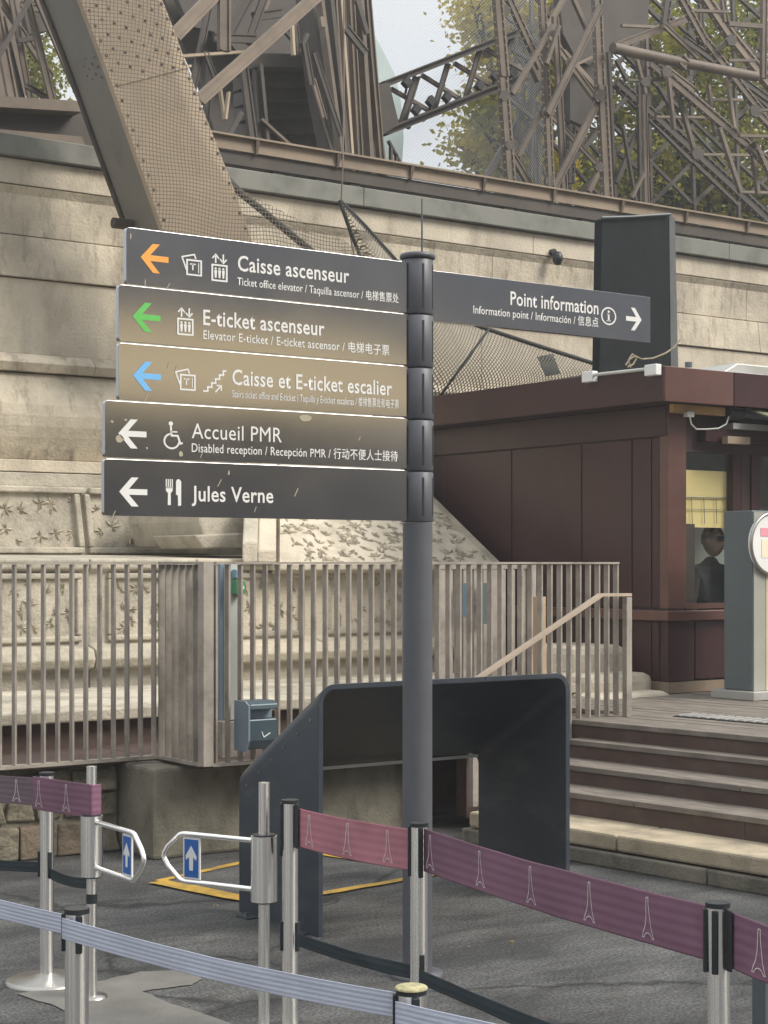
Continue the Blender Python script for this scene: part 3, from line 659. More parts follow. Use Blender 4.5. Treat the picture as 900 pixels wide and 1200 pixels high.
b = MB(); b.box((mxp+0.02, YK+0.45, 0.7), (mxp+0.8, YK+0.48, 2.0)); b.build('pale_screen', PALE, k_)
b = MB(); b.box((9.0, YK+0.9, 0.7), (14.9, YK+0.93, 2.7)); b.build('partition', mat('grey_partition', (0.16, 0.18, 0.17), 0.7), k_)
# roof
FX, FY = 8.66, 8.85
b = MB(); b.box((FX+0.02, FY+0.02, 2.77), (15.2, yb+0.2, 2.80)); b.build('soffit', SOFF, k_)
b = MB(); b.box((FX, FY, 2.765), (FX+0.02, yb+0.2, 3.015)); b.build('fascia', KIOSK, k_, bevel=0.003)
xj = on_y(860, 450, FY).x
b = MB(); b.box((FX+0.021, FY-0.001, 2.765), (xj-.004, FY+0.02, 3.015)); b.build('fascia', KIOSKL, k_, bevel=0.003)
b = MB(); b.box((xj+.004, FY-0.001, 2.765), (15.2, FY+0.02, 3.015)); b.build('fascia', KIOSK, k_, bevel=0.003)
b = MB(); b.box((FX+0.022, FY+0.022, 2.95), (15.1, yb+0.15, 3.0)); b.build('roof_deck', SOFF, k_)
b = MB(); b.prism([(FX+0.35, FY+0.1, 3.002), (FX+1.1, FY+0.05, 3.002), (FX+1.2, FY+0.9, 3.002), (FX+0.5, FY+0.9, 3.002)], (0, 0, 0.025)); b.build('white_roof_sheet', WHITE, k_)
b = MB(); b.prism([(xj-0.02, FY+0.15, 3.002), (xj+1.2, FY+0.15, 3.002), (xj+1.2, FY+0.15, 3.11), (xj+0.2, FY+0.15, 3.11)], (0, 0.7, 0)); b.build('roof_hatch', STELEB, k_, bevel=0.01)
# gold strip painted in for a reflected building; awning gear under the fascia
a = on_y(789, 474, FY+0.12); c = on_y(850, 488, FY+0.12)
b = MB(); b.box((a.x, FY+0.12, 2.70), (c.x, FY+0.16, 2.763)); b.build('gold_reflection', GOLDREF, k_)
aw = thing('awning_roller', 'rolled awning with cables under the kiosk fascia at right edge', 'awning', on_y(870, 490, FY+0.15))
a = on_y(857, 484, FY+0.14)
b = MB(); b.tube([a+Vector((-0.06, 0, 0)), a+Vector((0.10, 0, 0))], 0.055, 14); b.build('motor_housing', BLK, aw)
b = MB(); b.tube([a+Vector((0.101, 0, 0)), a+Vector((3.0, 0, 0))], 0.035, 14); b.build('roller', STELE, aw)
b = MB(); b.prism([a+Vector((0.13, -0.03, 0.03)), a+Vector((3, -0.03, 0.03)), a+Vector((3, -0.25, -0.05)), a+Vector((0.16, -0.25, -0.05))], (0, 0, 0.012)); b.build('canvas', mat('awning_green', (0.18, 0.19, 0.11), 0.8, var=0.15), aw)
b = MB(); b.box(a+Vector((0.14, -0.28, -0.09)), a+Vector((3, -0.25, -0.045))); b.build('front_bar', PALE, aw, bevel=0.006)
b = MB(); b.box(a+Vector((0.0, -0.02, -0.12)), a+Vector((0.6, 0.1, -0.075))); b.build('mount_arm', STELEB, aw)
b = MB(); b.box(a+Vector((-0.25, 0.02, -0.22)), a+Vector((0.7, 0.1, -0.122))); b.build('bracket_board', KIOSK, aw)
b = MB(); b.box(a+Vector((-0.10, -0.06, -0.235)), a+Vector((0.14, 0.0, -0.18))); b.build('timber_block', CHAN, aw)
pts = [on_y(x, y, FY+0.1) for x, y in ((808, 487), (810, 497), (816, 503), (828, 503), (842, 502), (851, 497), (854, 488))]
b = MB(); b.tube(pts, 0.006, 6); b.build('cable', PALE, aw)
c = pts[0]; b = MB(); b.box(c-Vector((0.03, 0.01, 0.01)), c+Vector((0.04, 0.03, 0.03))); b.build('junction_box', STELEB, aw)
b = MB(); aa = a+Vector((0.42, -0.27, -0.1)); b.prism([aa, aa+Vector((0.5, 0, 0)), aa+Vector((0.5, 0, -0.3)), aa+Vector((0.16, 0, -0.25)), aa+Vector((0.05, 0, -0.1))], (0, 0.01, 0)); b.build('valance', PALE, aw)
# conduit light on the side fascia
p0 = on_x(690, 440, FX-0.04); p1 = on_x(764, 432, FX-0.04)
t = thing('strip_light', 'thin white strip light clipped along the kiosk roof edge', 'light', p0)
b = MB(); b.tube([p0, p1], 0.013, 8); b.build('tube', PALE, t)
for q_ in (p0, p1):
    b = MB(); b.box(q_+Vector((-0.02, -0.06, -0.05)), q_+Vector((0.038, 0.06, 0.03))); b.build('bracket', WHITE, t, bevel=0.006)
p = on_y(807, 420, 9.6)
t = thing('vent_pipe', 'short grey vent pipe standing on the kiosk roof', 'pipe', (p.x, p.y, 3.0))
b = MB(); b.tube([(p.x, p.y, 3.0), (p.x, p.y, 3.14)], 0.024, 10); b.build('pipe', STELEB, t)
b = MB(); b.tube([(p.x, p.y, 3.141), (p.x, p.y, 3.18)], 0.03, 10); b.build('cap', STELE, t)
# tarpaulin board behind the roof
YTB = 11.4
a = on_y(705, 256, YTB); c = on_y(784, 425, YTB)
tb = thing('screened_box', 'tall black tarpaulin covered box above the kiosk roof', 'screen', (a.x, YTB, 3.0))
b = MB(); b.prism([a, on_y(784, 251, YTB), on_y(786, 440, YTB), on_y(702, 440, YTB)], (0, 0.10, 0)); b.build('tarpaulin', BOARD, tb, bevel=0.012)
b = MB(); b.prism([on_y(784.3, 251, YTB-0.004), on_y(791, 256, YTB-0.004), on_y(795, 440, YTB-0.004), on_y(786.4, 440, YTB-0.004)], (0, 0.09, 0)); b.build('edge_fold', mat('tarpaulin_edge', (0.10, 0.11, 0.115), 0.6), tb)
b = MB()
b.tube([on_y(x, y, YTB-0.03) for x, y in ((705, 255), (740, 254), (786, 251))], 0.012, 6); b.build('top_batten', STELE, tb)
rp = thing('rope', 'pale twisted rope lying from the black box to the kiosk roof', 'rope', on_y(740, 425, 10.6))
for k, pl in enumerate((((733, 428), (738, 421), (744, 417), (752, 421), (765, 420), (780, 414), (790, 407), (797, 398)), ((735, 430), (742, 427), (746, 419), (741, 415), (736, 422), (739, 431)))):
    b = MB(); b.tube([on_y(x, y, 10.6) for x, y in pl], 0.008, 6); b.build('strand', ROPEL, rp)

# ---------------- man behind the window
def man(loc):
    t = thing('person', 'man in dark jacket and sunglasses behind the kiosk window', 'person', loc)
    me = bpy.data.meshes.new('body')
    V = [(0, 0, 0.95), (0, 0, 1.12), (0, 0.01, 1.32), (0, 0.02, 1.47), (0, 0.0, 1.54),
         (0.19, 0.01, 1.42), (0.25, 0.0, 1.15), (0.22, -0.10, 0.92), (0.20, -0.16, 0.86),
         (-0.19, 0.01, 1.42), (-0.25, 0.0, 1.15), (-0.22, -0.10, 0.92), (-0.20, -0.16, 0.86),
         (0.10, 0, 0.88), (0.11, 0, 0.48), (0.11, 0.03, 0.08), (0.12, -0.14, 0.03),
         (-0.10, 0, 0.88), (-0.11, 0, 0.48), (-0.11, 0.03, 0.08), (-0.12, -0.14, 0.03)]
    E = [(0, 1), (1, 2), (2, 3), (3, 4), (2, 5), (5, 6), (6, 7), (7, 8), (2, 9), (9, 10), (10, 11), (11, 12), (0, 13), (13, 14), (14, 15), (15, 16), (0, 17), (17, 18), (18, 19), (19, 20)]
    R = [.15, .15, .17, .08, .055, .085, .06, .045, .04, .085, .06, .045, .04, .095, .065, .05, .04, .095, .065, .05, .04]
    me.from_pydata(V, E, []); o = bpy.data.objects.new('body', me); COL.objects.link(o); o.parent = t; me.materials.append(JACK)
    sk = o.modifiers.new('skin', 'SKIN')
    for i, r in enumerate(R): me.skin_vertices[0].data[i].radius = (r, r*0.75)
    me.skin_vertices[0].data[0].use_root = True
    ss = o.modifiers.new('sub', 'SUBSURF'); ss.levels = 2; ss.render_levels = 2
    # head
    bm = bmesh.new(); bmesh.ops.create_icosphere(bm, subdivisions=4, radius=1)
    for v in bm.verts:
        x, y, z = v.co; jw = 1-0.22*max(0, -z)
        v.co = Vector((x*0.078*jw, y*0.098*(1-0.1*max(0, -z)), z*0.122))
        v.co.y -= 0.028*math.exp(-((x/0.16)**2+((z+0.12)/0.2)**2)) if y < 0 else 0       # nose
        v.co.y -= 0.007*math.exp(-((x/0.35)**2+((z+0.52)/0.09)**2)) if y < 0 else 0
        v.co.y += 0.010*math.exp(-(((abs(x)-0.4)/0.2)**2+((z-0.08)/0.13)**2)) if y < 0 else 0
        if abs(x) > 0.93 and abs(z) < .25: v.co.x *= 1.16
    m2 = bpy.data.meshes.new('head'); bm.to_mesh(m2); bm.free()
    for p in m2.polygons: p.use_smooth = True
    m2.materials.append(SKIN); h = bpy.data.objects.new('head', m2); COL.objects.link(h); h.parent = t; h.location = (0, -0.02, 1.655)
    bm = bmesh.new(); bmesh.ops.create_icosphere(bm, subdivisions=3, radius=1)
    for v in bm.verts: v.co = Vector((v.co.x*0.081, v.co.y*0.101+0.012, v.co.z*0.124))
    bmesh.ops.delete(bm, geom=[v for v in bm.verts if v.co.z < 0.055-0.9*max(0, v.co.y) or v.co.z < -0.05], context='VERTS')
    m3 = bpy.data.meshes.new('hair'); bm.to_mesh(m3); bm.free(); m3.materials.append(HAIR)
    hh = bpy.data.objects.new('hair', m3); COL.objects.link(hh); hh.parent = t; hh.location = (0, -0.02, 1.662)
    b = MB()
    for s in (-1, 1): b.box(loc+Vector((s*0.034-0.029, -0.130, 1.655)), loc+Vector((s*0.034+0.029, -0.118, 1.69)))
    b.box(loc+Vector((-0.07, -0.128, 1.684)), loc+Vector((0.07, -0.12, 1.692)))
    for s in (-1, 1): b.box(loc+Vector((s*0.079-0.003, -0.12, 1.68)), loc+Vector((s*0.079+0.003, 0.02, 1.688)))
    b.build('sunglasses', BLK, t)
    # mouth
    b = MB(); b.box(loc+Vector((-0.024, -0.121, 1.594)), loc+Vector((0.024, -0.112, 1.599))); b.build('mouth', HAIR, t)
    return t
mp_ = on_y(832, 634, YK+0.26)
man(Vector((mp_.x, YK+0.24, mp_.z-1.655)))

# ---------------- info stele
cx, cy = 9.02, 8.33
t = thing('information_stele', 'grey information pillar on a pale base at right edge of deck', 'pillar', (cx, cy, 0.635))
b = MB(); b.box((cx, cy, 0.70), (cx+0.62, cy+0.27, 1.972)); b.build('pillar', STELE, t, bevel=0.008)
b = MB(); b.box((cx+0.012, cy-0.006, 0.70), (cx+0.13, cy-0.001, 1.96)); b.build('front_strip', mat('stele_front', (0.33, 0.33, 0.29), 0.5, var=0.05), t)
b = MB(); b.box((cx+0.135, cy-0.008, 0.70), (cx+0.6, cy-0.001, 1.62)); b.build('lower_panel', mat('stele_cream', (0.55, 0.50, 0.36), 0.5, var=0.05), t)
b = MB(); b.box((cx-0.06, cy-0.07, 0.637), (cx+0.8, cy+0.34, 0.698)); b.build('base_plate', STELEB, t, bevel=0.004)
cc = Vector((on_y(905, 637, cy-0.03).x, cy-0.03, on_y(905, 637, cy-0.03).z))
b = MB(); b.tube([cc, cc+Vector((0, 0.028, 0))], 0.215, 40); dsc = b.build('disc', WHITE, t)
b = MB(); b.tube([cc+Vector((0.215*math.cos(a*math.pi/20), 0.0, 0.215*math.sin(a*math.pi/20))) for a in range(41)], 0.012, 8, caps=False); b.build('rim', INOXB, t)
PKM = mat('print_pink', (0.75, 0.30, 0.38), 0.6, var=0.05); LIL = mat('print_lilac', (0.55, 0.40, 0.70), 0.6, var=0.1); CRM = mat('print_cream', (0.80, 0.72, 0.55), 0.6, var=0.05)
def dd(x0, z0, x1, z1, m, nm):
    b = MB(); b.box((cc.x+x0, cc.y-0.003, cc.z+z0), (cc.x+x1, cc.y-0.001, cc.z+z1)); b.build(nm, m, dsc)
dd(-0.12, 0.05, -0.02, 0.11, PKM, 'pink_print'); dd(-0.11, -0.10, -0.03, 0.03, CRM, 'cream_print'); dd(-0.02, -0.09, 0.10, 0.02, LIL, 'lilac_print')
dd(0.0, 0.05, 0.1, 0.08, LIL, 'lilac_print')

# ================================================================== dark hood
XH0, XH1, YH0, YH1, ZH0, ZH1 = 3.965, 5.39, 6.13, 6.80, 1.082, 0.665
def hood():
    t = thing('dark_hood', 'dark blue grey sheet metal hood with sloping top behind the pole', 'shelter', ((XH0+XH1)/2, YH0, 0))
    def prof(h, ins, r=0.085, n=7):
        x0, x1, z1 = XH0+ins, XH1-ins, h-ins; r = max(0.01, r-ins)
        P = [(x0, 0.0)]
        P += [(x0+r-r*math.cos(a*math.pi/2/n), z1-r+r*math.sin(a*math.pi/2/n)) for a in range(n+1)]
        P += [(x1-r+r*math.sin(a*math.pi/2/n), z1-r+r*math.cos(a*math.pi/2/n)) for a in range(n+1)]
        P += [(x1, 0.0)]; return P
    th = 0.026
    on, of = prof(ZH0, 0), prof(ZH1, 0); i_n, i_f = prof(ZH0, th), prof(ZH1, th); n = len(on)
    vs = [(x, YH0, z) for x, z in on]+[(x, YH1, z) for x, z in of]+[(x, YH0, z) for x, z in i_n]+[(x, YH1, z) for x, z in i_f]
    b = MB(); sm = []
    for k in range(n-1):
        b.add([vs[k], vs[k+1], vs[n+k+1], vs[n+k]], [(0, 1, 2, 3)])
        b.add([vs[2*n+k], vs[2*n+k+1], vs[3*n+k+1], vs[3*n+k]], [(3, 2, 1, 0)])
        b.add([vs[k], vs[k+1], vs[2*n+k+1], vs[2*n+k]], [(3, 2, 1, 0)])
        b.add([vs[n+k], vs[n+k+1], vs[3*n+k+1], vs[3*n+k]], [(0, 1, 2, 3)])
    o = b.build('shell', HOOD, t)
    bm = bmesh.new(); bm.from_mesh(o.data); bmesh.ops.remove_doubles(bm, verts=bm.verts, dist=1e-5); bmesh.ops.recalc_face_normals(bm, faces=bm.faces); bm.to_mesh(o.data); bm.free()
    for p in o.data.polygons: p.use_smooth = True
    es = o.modifiers.new('bevel', 'BEVEL'); es.width = 0.003; es.segments = 2; es.limit_method = 'ANGLE'; es.angle_limit = rad(50)
    o.data.set_sharp_from_angle(angle=rad(40))
    b = MB(); b.box((XH0+0.04, YH1-0.02, ZH1-0.045), (XH1-0.04, YH1-0.012, ZH1-0.03)); b.build('rear_edge_strip', PALE, t)
    for xx, sg in ((XH0, -1), (XH1, 1)):
        for yy_ in (YH0+0.12, YH1-0.14):
            b = MB(); b.box((xx+sg*0.001, yy_-0.05, 0.0), (xx+sg*0.07, yy_+0.05, 0.007)); ft = b.build('floor_bracket', HOOD, t, bevel=0.001)
            b = MB(); b.tube([(xx+sg*0.045, yy_, 0.007), (xx+sg*0.045, yy_, 0.022)], 0.011, 6); b.build('bolt', INOXB, ft)
    for k in range(6):
        yy_ = YH0+0.06+k*0.108; zz_ = ZH0+(ZH1-ZH0)*(yy_-YH0)/(YH1-YH0)-0.12
        b = MB(); b.tube([(XH0-0.003, yy_, zz_), (XH0+0.001, yy_, zz_)], 0.006, 10); b.build('screw_head', INOXB, t)
    b = MB(); b.box(((XH0+XH1)/2+0.2, YH0-0.0015, ZH0-0.0255), ((XH0+XH1)/2+0.202, YH0+0.001, ZH0-0.001)); b.build('joint', POLED, t)
hood()

# ================================================================== sign post
PX, PY = 3.905, 5.33
post = thing('signpost', 'dark grey round signpost in the centre carrying direction signs', 'signpost', (PX, PY, 0))
b = MB(); b.tube([(PX, PY, 0), (PX, PY, 1.756)], 0.0575, 32); b.build('pole', POLE, post)
b = MB(); b.lathe((PX, PY, 0), [(0.0, 0.02), (0.10, 0.02), (0.10, 0.0)], 24); b.build('base_flange', POLE, post)
zm = [1.757, 1.953, 2.152, 2.352, 2.557, 2.775]
for i in range(5):
    b = MB(); z0, z1 = zm[i]+0.002, zm[i+1]-0.002; r = 0.0615
    b.lathe((PX, PY, 0), [(0.02, z0), (r-0.003, z0), (r, z0+0.004), (r, z1-0.004), (r-0.003, z1), (0.02, z1)], 32); mod = b.build('collar', POLE, post)
    for th in (-105, -55, 195, 20):
        a = rad(th)-0.0; d = Vector((math.cos(a), math.sin(a), 0)); g = Vector((-d.y, d.x, 0)); c = Vector((PX, PY, 0))+d*(r-0.002)
        b = MB(); b.obox(c-g*0.004+UP*(z0+0.022), g*0.008, d*0.0030, UP*(z1-z0-0.044)); b.build('slot', POLED, mod)
b = MB(); b.lathe((PX, PY, 0), [(0.0615, 2.774), (0.069, 2.778), (0.069, 2.79), (0.064, 2.796), (0.0, 2.797)], 32); b.build('cap', POLE, post)
p = at_d(489, 300, 6.5); 
b = MB(); b.tube([(PX-0.015, PY-0.05, 2.70), (PX-0.015, PY-0.05, 3.0)], 0.0035, 6, rs=[0.005, 0.003]); b.build('top_spike', POLE, post)

YS = 5.325; YF = YS-0.011
def font_mesh(s, bold=0.012):
    cu = bpy.data.curves.new('txt', 'FONT'); cu.body = s; cu.size = 1; cu.offset = bold; cu.resolution_u = 3; cu.space_character = 1.04
    o = bpy.data.objects.new('txt', cu); COL.objects.link(o)
    me = bpy.data.meshes.new_from_object(o); bpy.data.objects.remove(o); return me
_H = font_mesh('H', 0.0); CAP = max(v.co.y for v in _H.vertices)
def lettering(s, x0, x1, z, cap, parent, m=SIGNW, bold=0.012, y=YF-0.0015):
    me = font_mesh(s, bold); xs_ = [v.co.x for v in me.vertices]; a, c = min(xs_), max(xs_); base = Vector((0, 0, 0)); q = parent
    while q: base += Vector(q.location); q = q.parent
    sx = (x1-x0)/(c-a); sz = cap/CAP
    for v in me.vertices:
        v.co = Vector((x0+(v.co.x-a)*sx, y, z+v.co.y*sz))-base
    me.materials.clear(); me.materials.append(m); me.name = 'lettering'
    o = bpy.data.objects.new('lettering', me); COL.objects.link(o); o.parent = parent
    return o
def txt_px(s, p0, p1, py, cap_px, parent, **k):
    a = on_y(p0, py, YF); c = on_y(p1, py, YF)
    return lettering(s, a.x, c.x, a.z, cap_px*a.dot(FW)/2000, parent, **k)
class Icon:
    def __init__(s, px, py):
        s.c = on_y(px, py, YF); s.mpp = s.c.dot(FW)/2000; s.b = MB(); s.k = 0
    def P(s, u, v): s.k += 1; return s.c+Vector((u*s.mpp*1.14, -0.0015, v*s.mpp))
    def poly(s, pts): 
        P = [s.P(*p) for p in pts]; a = sum(pts[i][0]*pts[(i+1) % len(pts)][1]-pts[(i+1) % len(pts)][0]*pts[i][1] for i in range(len(pts)))
        if a < 0: P = P[::-1]
        s.b.add(P, [tuple(range(len(P)))]); return s
    def line(s, pts, w):
        for i in range(len(pts)-1):
            a, c = Vector(pts[i]), Vector(pts[i+1]); d = (c-a).normalized(); n = Vector((-d.y, d.x))*w/2; e = d*w*0.35
            off = 0.00012*(i % 2)
            P = [a-n-e, c-n+e, c+n+e, a+n-e]
            self_p = [s.P(q.x, q.y)+Vector((0, -off, 0)) for q in P]; s.b.add(self_p, [(0, 1, 2, 3)])
        return s
    def rect(s, x0, y0, x1, y1, w): return s.line([(x0, y0), (x1, y0), (x1, y1), (x0, y1), (x0, y0)], w)
    def disc(s, x, y, r, n=14): return s.poly([(x+r*math.cos(2*math.pi*k/n), y+r*math.sin(2*math.pi*k/n)) for k in range(n)])
    def arc(s, x, y, r, a0, a1, w, n=16): return s.line([(x+r*math.cos(rad(a0+(a1-a0)*k/n)), y+r*math.sin(rad(a0+(a1-a0)*k/n))) for k in range(n+1)], w)
    def done(s, name, m, parent): return s.b.build(name, m, parent)
def arrow(px, py, m, parent, flip=1):
    f = flip; I = Icon(px, py)
    pts = [(-16, 0), (-2, 17), (6, 17), (-5, 3.4), (16, 3.4), (16, -3.4), (-5, -3.4), (6, -17), (-2, -17)]
    sc = 0.68 if flip < 0 else 1
    I.poly([(x*f*sc, y*(0.78 if flip < 0 else 1)) for x, y in pts]); return I.done('arrow', m, parent)
def ticket(px, py, parent):
    I = Icon(px, py); I.rect(-5.5, -11, 11, 6, 1.9)
    I.line([(-6, -6), (-11, 8), (-11, 9), (3, 13), (4.5, 8.5)], 1.7)
    I.line([(8, -8), (8, 3)], 1.0); I.line([(-1.5, 1.5), (4, 1.5)], 1.5); I.line([(1.2, 1.5), (1.2, -5)], 1.5)
    return I.done('ticket_symbol', SIGNW, parent)
def lift(px, py, parent):
    I = Icon(px, py); I.rect(-8.5, -15, 8.5, 3, 2)
    for x in (-4.5, 0, 4.5):
        I.disc(x, -1.2, 1.4, 8); I.poly([(x-1.7, -3), (x+1.7, -3), (x+1.0, -12), (x-1.0, -12)])
    I.line([(-4.5, 6), (-4.5, 15)], 1.8); I.line([(-8, 11), (-4.5, 15.5), (-1, 11)], 1.6)
    I.line([(4.5, 15.5), (4.5, 6.5)], 1.8); I.line([(1, 10), (4.5, 5.8), (8, 10)], 1.6)
    return I.done('lift_symbol', SIGNW, parent)
def stairs_(px, py, parent):
    I = Icon(px, py); P = [(-12, -12)]
    x, y = -12, -12
    for k in range(5): x += 4.6; P.append((x, y)); y += 5.0; P.append((x, y))
    P.append((x+3, y)); I.line(P, 2.0); I.line([(2, -12), (8, -5)], 1.8); I.line([(3.5, -4.5), (8.5, -4.5), (8.5, -10)], 1.6)
    return I.done('stairs_symbol', SIGNW, parent)
def wheel_(px, py, parent):
    I = Icon(px, py); I.disc(-2, 14.5, 2.6); I.line([(-2, 11), (-1.2, 0.5), (6, 0.5), (9, -8.5), (11, -8)], 2.2); I.line([(-1.5, 5), (5, 5)], 1.6)
    I.arc(-1, -6, 8.5, 100, 350, 2.0); return I.done('wheelchair_symbol', SIGNW, parent)
def fork_(px, py, parent):
    I = Icon(px, py)
    for x in (-8.2, -5.9, -3.6, -1.3): I.line([(x, 15), (x, 5)], 1.2)
    I.poly([(-9, 6), (-0.5, 6), (-1, 1.5), (-3.2, -1), (-3, -15), (-6.5, -15), (-6.3, -1), (-8.5, 1.5)])
    I.poly([(3, 13), (4.5, 15.5), (7, 15.5), (9, 13), (9, -15), (5.5, -16), (5, -3), (3, -3)])
    return I.done('cutlery_symbol', SIGNW, parent)
ZS = [2.757, 2.557, 2.357, 2.157, 1.957]
def sign(x0, x1, ztop, label, h=0.1945):
    t = thing('direction_sign', label, 'sign', (x0, YS, ztop-h), 'direction signs on the signpost')
    b = MB(); r = 0.012; P = []
    for (cx_, cz_, a0) in ((x1-0.002, ztop-0.002, 0), (x0+r, ztop-r, 90), (x0+r, ztop-h+r, 180), (x1-0.002, ztop-h+0.002, 270)):
        rr = r if cx_ == x0+r else 0.002
        for k in range(5): a = rad(a0+22.5*k); P.append((cx_+rr*math.cos(a), YF, cz_+rr*math.sin(a)))
    b.prism(P, (0, 0.022, 0)); b.build('panel', PANEL, t, bevel=0.0008)
    return t
xe = PX-0.052
lx = [on_y(p, 400, YF).x for p in (148, 139, 139, 123, 122)]
s1 = sign(lx[0], xe, ZS[0], 'topmost left sign with orange arrow reading Caisse ascenseur')
arrow(181, 303, SIGNO, s1); ticket(224.5, 311, s1); lift(257, 314, s1)
txt_px('Caisse ascenseur', 278.5, 409, 317, 17.5, s1); txt_px('Ticket office elevator / Taquilla ascensor / 电梯售票处', 278, 467, 334, 9, s1, bold=0.004)
s2 = sign(lx[1], xe, ZS[1], 'second left sign with green arrow reading E-ticket ascenseur')
arrow(171.5, 372, SIGNG, s2); lift(217, 377, s2)
txt_px('E-ticket ascenseur', 238, 380, 380.5, 17.5, s2); txt_px('Elevator E-ticket / E-ticket ascensor / 电梯电子票', 238, 456, 397, 10, s2, bold=0.004)
s3 = sign(lx[2], xe, ZS[2], 'third left sign with blue arrow reading Caisse et E-ticket escalier')
arrow(172, 441, SIGNB, s3); ticket(217, 445.5, s3); stairs_(250.5, 447, s3)
txt_px('Caisse et E-ticket escalier', 272, 459, 450.5, 17.5, s3); txt_px('Stairs ticket office and E-ticket / Taquilla y E-ticket escaleras / 楼梯售票处和电子票', 272, 467, 465.5, 8.5, s3, bold=0.0)
s4 = sign(lx[3], xe, ZS[3], 'fourth left sign with wheelchair symbol reading Accueil PMR')
arrow(155, 508.5, SIGNW, s4); wheel_(202, 511, s4)
txt_px('Accueil PMR', 224.5, 330, 513.5, 17.5, s4, bold=0.0); txt_px('Disabled reception / Recepción PMR / 行动不便人士接待', 224.5, 466, 529.5, 10, s4, bold=0.004)
s5 = sign(lx[4], xe, ZS[4], 'lowest left sign with fork and knife reading Jules Verne')
arrow(156, 576.5, SIGNW, s5); fork_(203, 577, s5)
txt_px('Jules Verne', 224.5, 320, 587, 17.5, s5)
s6 = sign(PX+0.052, on_y(762, 370, YF).x, 2.737, 'single sign on the right of the post reading Point information')
txt_px('Point information', 598, 701, 357, 15.5, s6); txt_px('Information point / Información / 信息点', 554.5, 701, 367, 9, s6, bold=0.004)
arrow(742.5, 374, SIGNW, s6, flip=-1)
I = Icon(713, 370.5); I.arc(0, 0, 9.6, 0, 360, 1.7, 28); I.disc(0, 5.2, 1.5); I.line([(0, 1.6), (0, -4.8)], 2.4); I.line([(-1.6, 2.2), (0.5, 2.2)], 1.2); I.line([(-2.2, -5.4), (2.2, -5.4)], 1.2); I.done('information_symbol', SIGNW, s6)
# bird droppings, drips, and two large lens glints painted on the fourth sign
DROP = mat('dropping_and_glint', (0.42, 0.38, 0.28), 0.8, var=0.15)
for sg, L in ((s4, ((358, 490, 9, 4), (140, 514, 5, 5), (131, 494, 2, 1.5), (147, 492, 2, 1.5), (212, 532, 2.5, 3.5), (172, 525, 1.2, 1.5))), (s5, ((268, 554, 1.2, 3),)), (s1, ((170, 331, .7, 4), (153, 277, .7, 4)))):
    for px, py, a, c in L:
        I = Icon(px, py); I.poly([(a*math.cos(k*.7)*random.uniform(.8, 1.1), c*math.sin(k*.7)*random.uniform(.8, 1.1)) for k in range(9)]); I.done('dropping_and_glint', DROP, sg)
for sg, L in ((s5, ((257, 566, 2, 8), (347, 577, 2, 9), (133, 603, 2, 9), (299, 597, 1, 6))), (s4, ((236, 533, 1.5, 7), (421, 514, 1, 4))), (s3, ((171, 466, 1.5, 7), (197, 428, 1, 7), (206, 432, 1, 7))), (s1, ((197, 335, 1.5, 6),))):
    for px, py, dx, l in L:
        I = Icon(px, py); I.line([(-dx, -l/2), (dx, l/2)], 0.9); I.done('drip_mark', DROP, sg)

# ================================================================== queue posts, belts, gates
HS = 0.80
def stanchion(px, ytop, label, lean=0, base=True, slots=(), lower=False):
    d = (EYE-HS)*2000/(ytop-660); p = at_d(px, ytop, d); x, y = p.x, p.y
    t = thing('queue_post', label, 'queue post', (x, y, 0), 'stainless queue posts')
    ax = Vector((-RT.x*lean, -RT.y*lean, 1))
    c = lambda z: Vector((x, y, 0))+Vector((RT.x, RT.y, 0))*(lean*(HS-z))+UP*z
    b = MB(); b.tube([c(0.02), c(HS-0.012)], 0.0275, 28); b.build('tube', INOX, t)
    b = MB(); b.tube([c(HS-0.0115), c(HS)], 0.0295, 28); b.build('cap', BLK, t, bevel=0.002)
    if base:
        q = c(0); b = MB(); b.lathe(q, [(0.0, 0.034), (0.04, 0.032), (0.06, 0.022), (0.145, 0.014), (0.158, 0.008), (0.16, 0.0)], 40); b.build('base_plate', INOXB, t)
    for i, (dirv, z0, z1) in enumerate(slots):
        dv = Vector((dirv[0], dirv[1], 0)).normalized(); g_ = Vector((-dv.y, dv.x, 0)); cc_ = c((z0+z1)/2)
        b = MB(); b.obox(Vector((cc_.x, cc_.y, z0))+dv*0.0262-g_*0.008, g_*0.016, dv*0.009, UP*(z1-z0)); b.build('belt_cassette', BLK, t, bevel=0.003)
    return t, Vector((x, y, 0))
RT3 = Vector((RT.x, RT.y, 0)); FW3 = Vector((FW.x, FW.y, 0))
lsl = [(-RT3-FW3*0.1, HS-0.17, HS-0.015), (-FW3-RT3*0.25, HS-0.16, HS-0.015), (RT3, HS-0.17, HS-0.015)]
tS1, P1 = stanchion(55, 905, 'leftmost far steel queue post with round base on the tarmac', slots=[(-FW3+RT3*.6, 0.40, 0.50), (-RT3, 0.40, 0.5)])
tS2, P2 = stanchion(841, 1057, 'near steel queue post at the right with a black belt cassette', lean=0.012, slots=[(-FW3-RT3*0.45, HS-0.165, HS-0.015), (-RT3, HS-0.165, HS-0.015)])
tS3, P3 = stanchion(340, 937, 'steel queue post at left end of the pink belt', slots=[(-RT3, HS-0.19, HS-0.01), (-FW3*.3-RT3, HS-0.17, HS-0.01), (-RT3-FW3*.2, 0.29, 0.39), (RT3-FW3*.6, 0.29, 0.39)])
tS4, P4 = stanchion(491, 964, 'steel queue post in front of the signpost between pink and purple belts', slots=[(-RT3, HS-0.165, HS-0.01), (-FW3+RT3*0.15, HS-0.165, HS-0.01), (-FW3+RT3*.3, 0.30, 0.40)])
